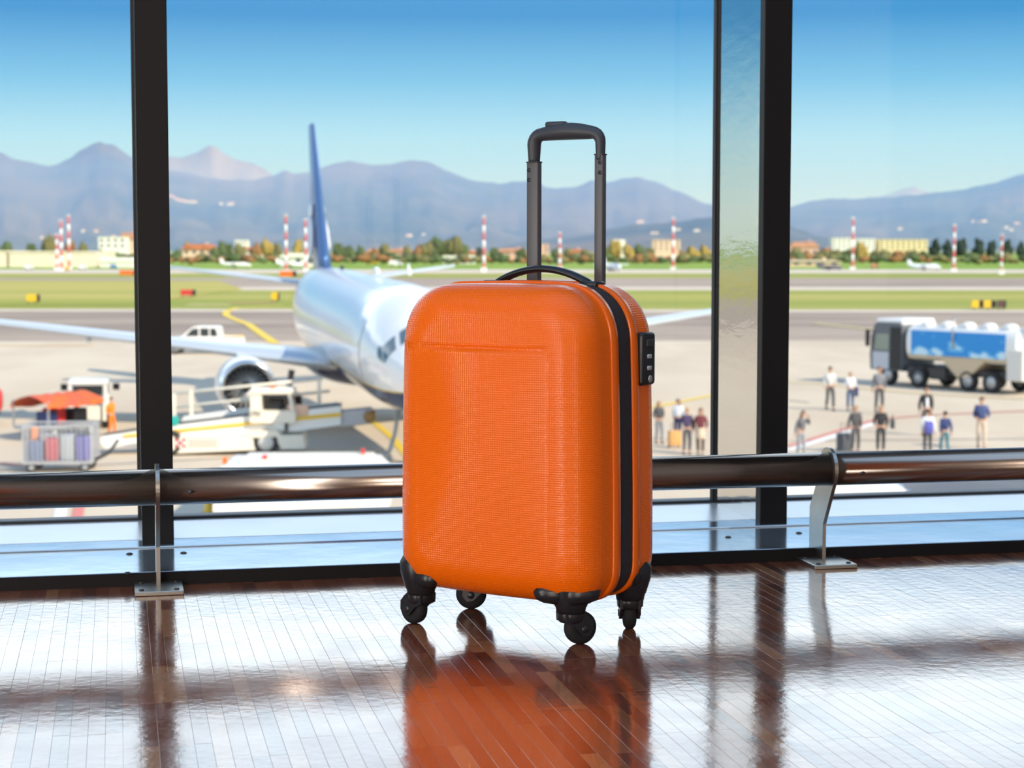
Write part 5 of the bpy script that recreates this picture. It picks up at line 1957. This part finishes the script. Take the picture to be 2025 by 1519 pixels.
# hillside villages: clusters of small houses on the slope, each cluster one thing too far to split
rv = random.Random(5)


def on_slope(px, py):
    """where the sight line meets the mountain side"""
    d = ray(px, py).normalized()
    best = None
    for tree_ in SLOPES:
        hit = tree_.ray_cast(Vector((0, 0, EYE)), d)
        if hit[0] is not None and (best is None or hit[3] < best[1]):
            best = (hit[0], hit[3])
    return best[0] if best else None


def village(pts, label):
    spots = [q for q in (on_slope(*p) for p in pts) if q is not None]
    if not spots:
        return
    t_ = thing('hillside_village', label, 'village', spots[0])
    for p in spots:
        q = p - spots[0]
        w = rv.uniform(.0008, .0018) * p.y
        h = .0011 * p.y
        hb_ = MB().box(q.x - w, q.x + w, q.y - w * .6, q.y + w * .6, q.z - h * 2.2, q.z + h)
        hb_.prism([(q.x - w * 1.1, q.z + h), (q.x, q.z + h * 1.5), (q.x + w * 1.1, q.z + h)], q.y - w * .7, q.y + w * .7, 1)
        hb_.build('house', [M_STU[rv.choice([0, 2, 4])], M_TILEP], t_)


village([(338, 390), (345, 393), (352, 397), (361, 399), (368, 400), (375, 401), (384, 401), (437, 405), (455, 406), (459, 404)], 'pale village on the slope right of the first mullion')
village([(806, 468), (812, 468), (838, 466)], 'few white farmhouses on the slope above the round trees')
village([(1185, 455), (1262, 441), (1268, 440), (1290, 463), (1298, 463), (1340, 456), (1378, 458)], 'scattered white houses on the low hill behind the beige block')
village([(1925, 440), (1938, 441), (1946, 439), (2010, 444), (2000, 457), (1990, 452), (1780, 455)], 'scattered pale houses on the slope above the dark conifers')
village([(165, 459), (190, 459), (225, 470), (85, 472)], 'scattered white houses on the slope above the three masts')

# --- trees
M_LEAF = {'green': mat('leaf_green', (.075, .115, .035), .8, var=.4, scale=.5), 'dark': mat('leaf_dark', (.022, .045, .03), .85, var=.4, scale=.5),
          'rust': mat('leaf_rust', (.26, .125, .04), .8, var=.35, scale=.5), 'yellow': mat('leaf_yellow', (.34, .24, .05), .8, var=.3, scale=.5), 'olive': mat('leaf_olive', (.16, .15, .05), .8, var=.35, scale=.5)}
M_BARK = mat('bark', (.09, .06, .045), .9)
tree_me = {}
rt_ = random.Random(11)


def tree(px, ty, wpx, kind, label, group, Y=850, by=None):
    k = Y / FPX
    top = at_y(px, ty, Y)
    h = top.z - GZ
    w = wpx * k / 2
    t_ = thing('conifer' if kind == 'dark' else 'tree', label, 'tree', (top.x, Y, GZ + .03), rt_.uniform(0, 6), group)
    var = rt_.randrange(3)
    key = (kind, var)
    if key not in tree_me:
        mb = MB()
        rr = random.Random(hash(key[0]) % 1000 + var * 17 if False else len(key[0]) * 13 + var * 17)
        if kind == 'dark':
            for i in range(6):
                a = rr.uniform(0, 6.28)
                mb.ball((.22 * math.cos(a), .22 * math.sin(a), .38 + .09 * i), (.62 - .08 * i, .62 - .08 * i, .17), 9, 6, 0, rough=.6, seed=i + var)
        else:
            for i in range(9):
                a = rr.uniform(0, 6.28)
                q = rr.uniform(.1, .62)
                mb.ball((q * math.cos(a), q * math.sin(a), rr.uniform(.42, .80)), rr.uniform(.26, .42) * (1 if kind else 1), 9, 6, 0, rough=.7, seed=i * 3 + var)
            mb.ball((0, 0, .64), (.55, .55, .34), 10, 7, 0, rough=.6, seed=var)
        for q in mb.v:
            q.z = max(q.z, .10 + .05 * abs(math.sin(q.x * 9 + q.y * 7)))
        tree_me[key] = mb.mesh('crown', [M_LEAF[kind]])
        if 'trunk' not in tree_me:
            tree_me['trunk'] = MB().tube([(0, 0, 0), (0, 0, .04), (.02, .01, .25), (0, 0, .5)], [.07, .065, .055, .04], 8).mesh('trunk', [M_BARK])
    for nm, me in (('crown', tree_me[key]), ('trunk', tree_me['trunk'])):
        o = bpy.data.objects.new(nm, me)
        COL.objects.link(o)
        o.parent = t_
        o.scale = (w, w, h)


CL = [
    ([(12, 486, 34, 'green'), (60, 487, 30, 'green'), (-20, 488, 30, 'green')], 'trees behind the cream hangar', 760),
    ([(98, 474, 36, 'olive'), (140, 480, 32, 'rust'), (162, 484, 24, 'olive')], 'autumn trees behind the three masts', 800),
    ([(196, 497, 16, 'green'), (199, 507, 14, 'green')], 'trees between the hangars', 676),
    ([(373, 485, 34, 'yellow'), (352, 497, 26, 'green')], 'trees around the orange roofed villa', 960),
    ([(438, 483, 22, 'green'), (455, 487, 22, 'green'), (424, 493, 20, 'green')], 'trees behind the first turboprop', 880),
    ([(478, 487, 30, 'olive'), (502, 486, 30, 'rust'), (527, 478, 42, 'yellow'), (548, 486, 26, 'olive')], 'autumn trees between the turboprops', 900),
    ([(588, 481, 30, 'yellow'), (622, 492, 26, 'rust')], 'trees behind the white hangar', 850),
    ([(665, 486, 26, 'green'), (690, 491, 34, 'green'), (712, 491, 28, 'green')], 'trees right of the airliner fin', 840),
    ([(760, 488, 26, 'olive'), (740, 494, 22, 'rust'), (805, 490, 24, 'olive')], 'trees among the pink houses', 940),
    ([(838, 484, 40, 'olive'), (866, 478, 50, 'green'), (895, 474, 44, 'olive'), (912, 484, 30, 'green'), (824, 490, 26, 'rust')], 'round trees above the suitcase', 820),
    ([(948, 488, 26, 'dark'), (975, 494, 24, 'green')], 'trees beside the mast above the suitcase', 860),
    ([(1030, 494, 24, 'green'), (1096, 494, 24, 'green'), (1122, 495, 22, 'olive'), (1158, 497, 26, 'olive')], 'trees around the trolley handle', 900),
    ([(1192, 488, 30, 'green'), (1216, 481, 38, 'yellow'), (1245, 488, 32, 'yellow')], 'trees above the pale jet', 900),
    ([(1268, 488, 30, 'green'), (1286, 494, 26, 'olive'), (1350, 497, 22, 'rust'), (1372, 492, 34, 'yellow'), (1396, 490, 30, 'yellow')], 'trees around the beige block', 900),
    ([(1572, 497, 44, 'olive'), (1600, 500, 34, 'rust'), (1626, 497, 30, 'olive')], 'trees behind the tan shed', 760),
    ([(1655, 497, 30, 'olive'), (1676, 496, 34, 'green'), (1706, 486, 36, 'yellow'), (1690, 496, 28, 'green'), (1728, 497, 32, 'olive')], 'trees before the cream blocks', 860),
    ([(1755, 497, 34, 'olive'), (1780, 499, 34, 'rust'), (1806, 498, 34, 'olive'), (1828, 500, 30, 'green')], 'trees before the yellow block', 860),
    ([(1850, 470, 34, 'dark'), (1873, 473, 32, 'dark'), (1902, 470, 38, 'dark'), (1936, 470, 36, 'dark'), (1962, 474, 30, 'dark'), (1992, 472, 34, 'dark'), (2020, 476, 32, 'dark'), (2050, 472, 36, 'dark')], 'dark conifers right of the yellow block', 900),
]
ORD = ['first', 'second', 'third', 'fourth', 'fifth', 'sixth', 'seventh', 'eighth']
HUE = {'green': 'green', 'dark': 'dark', 'rust': 'rust brown', 'yellow': 'yellowish', 'olive': 'olive'}
for trees, group, Y in CL:
    for k, (px, ty, w, kind) in enumerate(sorted(trees)):
        lab = '%s %s, %s from the left of the %s' % (HUE[kind], 'conifer' if kind == 'dark' else 'tree', ORD[k], group)
        tree(px, ty, w * 1.08, kind, lab, group, Y + 17 * (k % 3))
# hedge rows along the far edge of the airfield, too many bushes to count
mb = MB()
rh = random.Random(3)
for i in range(300):
    px = -60 + i * 7.2 + rh.uniform(-3, 3)
    y = 708 + rh.uniform(-7, 7)
    p = at_y(px, 500, y)
    r = rh.uniform(.8, 1.7)
    mb.ball((p.x, y, GZ + .08 + r * 1.75), (r * 1.5, r, r * rh.uniform(.7, 1.2)), 7, 5, rh.randrange(3), rough=.6, seed=i)
o = mb.build('hedgerow', [M_LEAF['green'], M_LEAF['olive'], M_LEAF['rust']])
o['kind'] = 'stuff'
put(o, 'low mixed hedgerow along the far edge of the airfield', 'hedge')
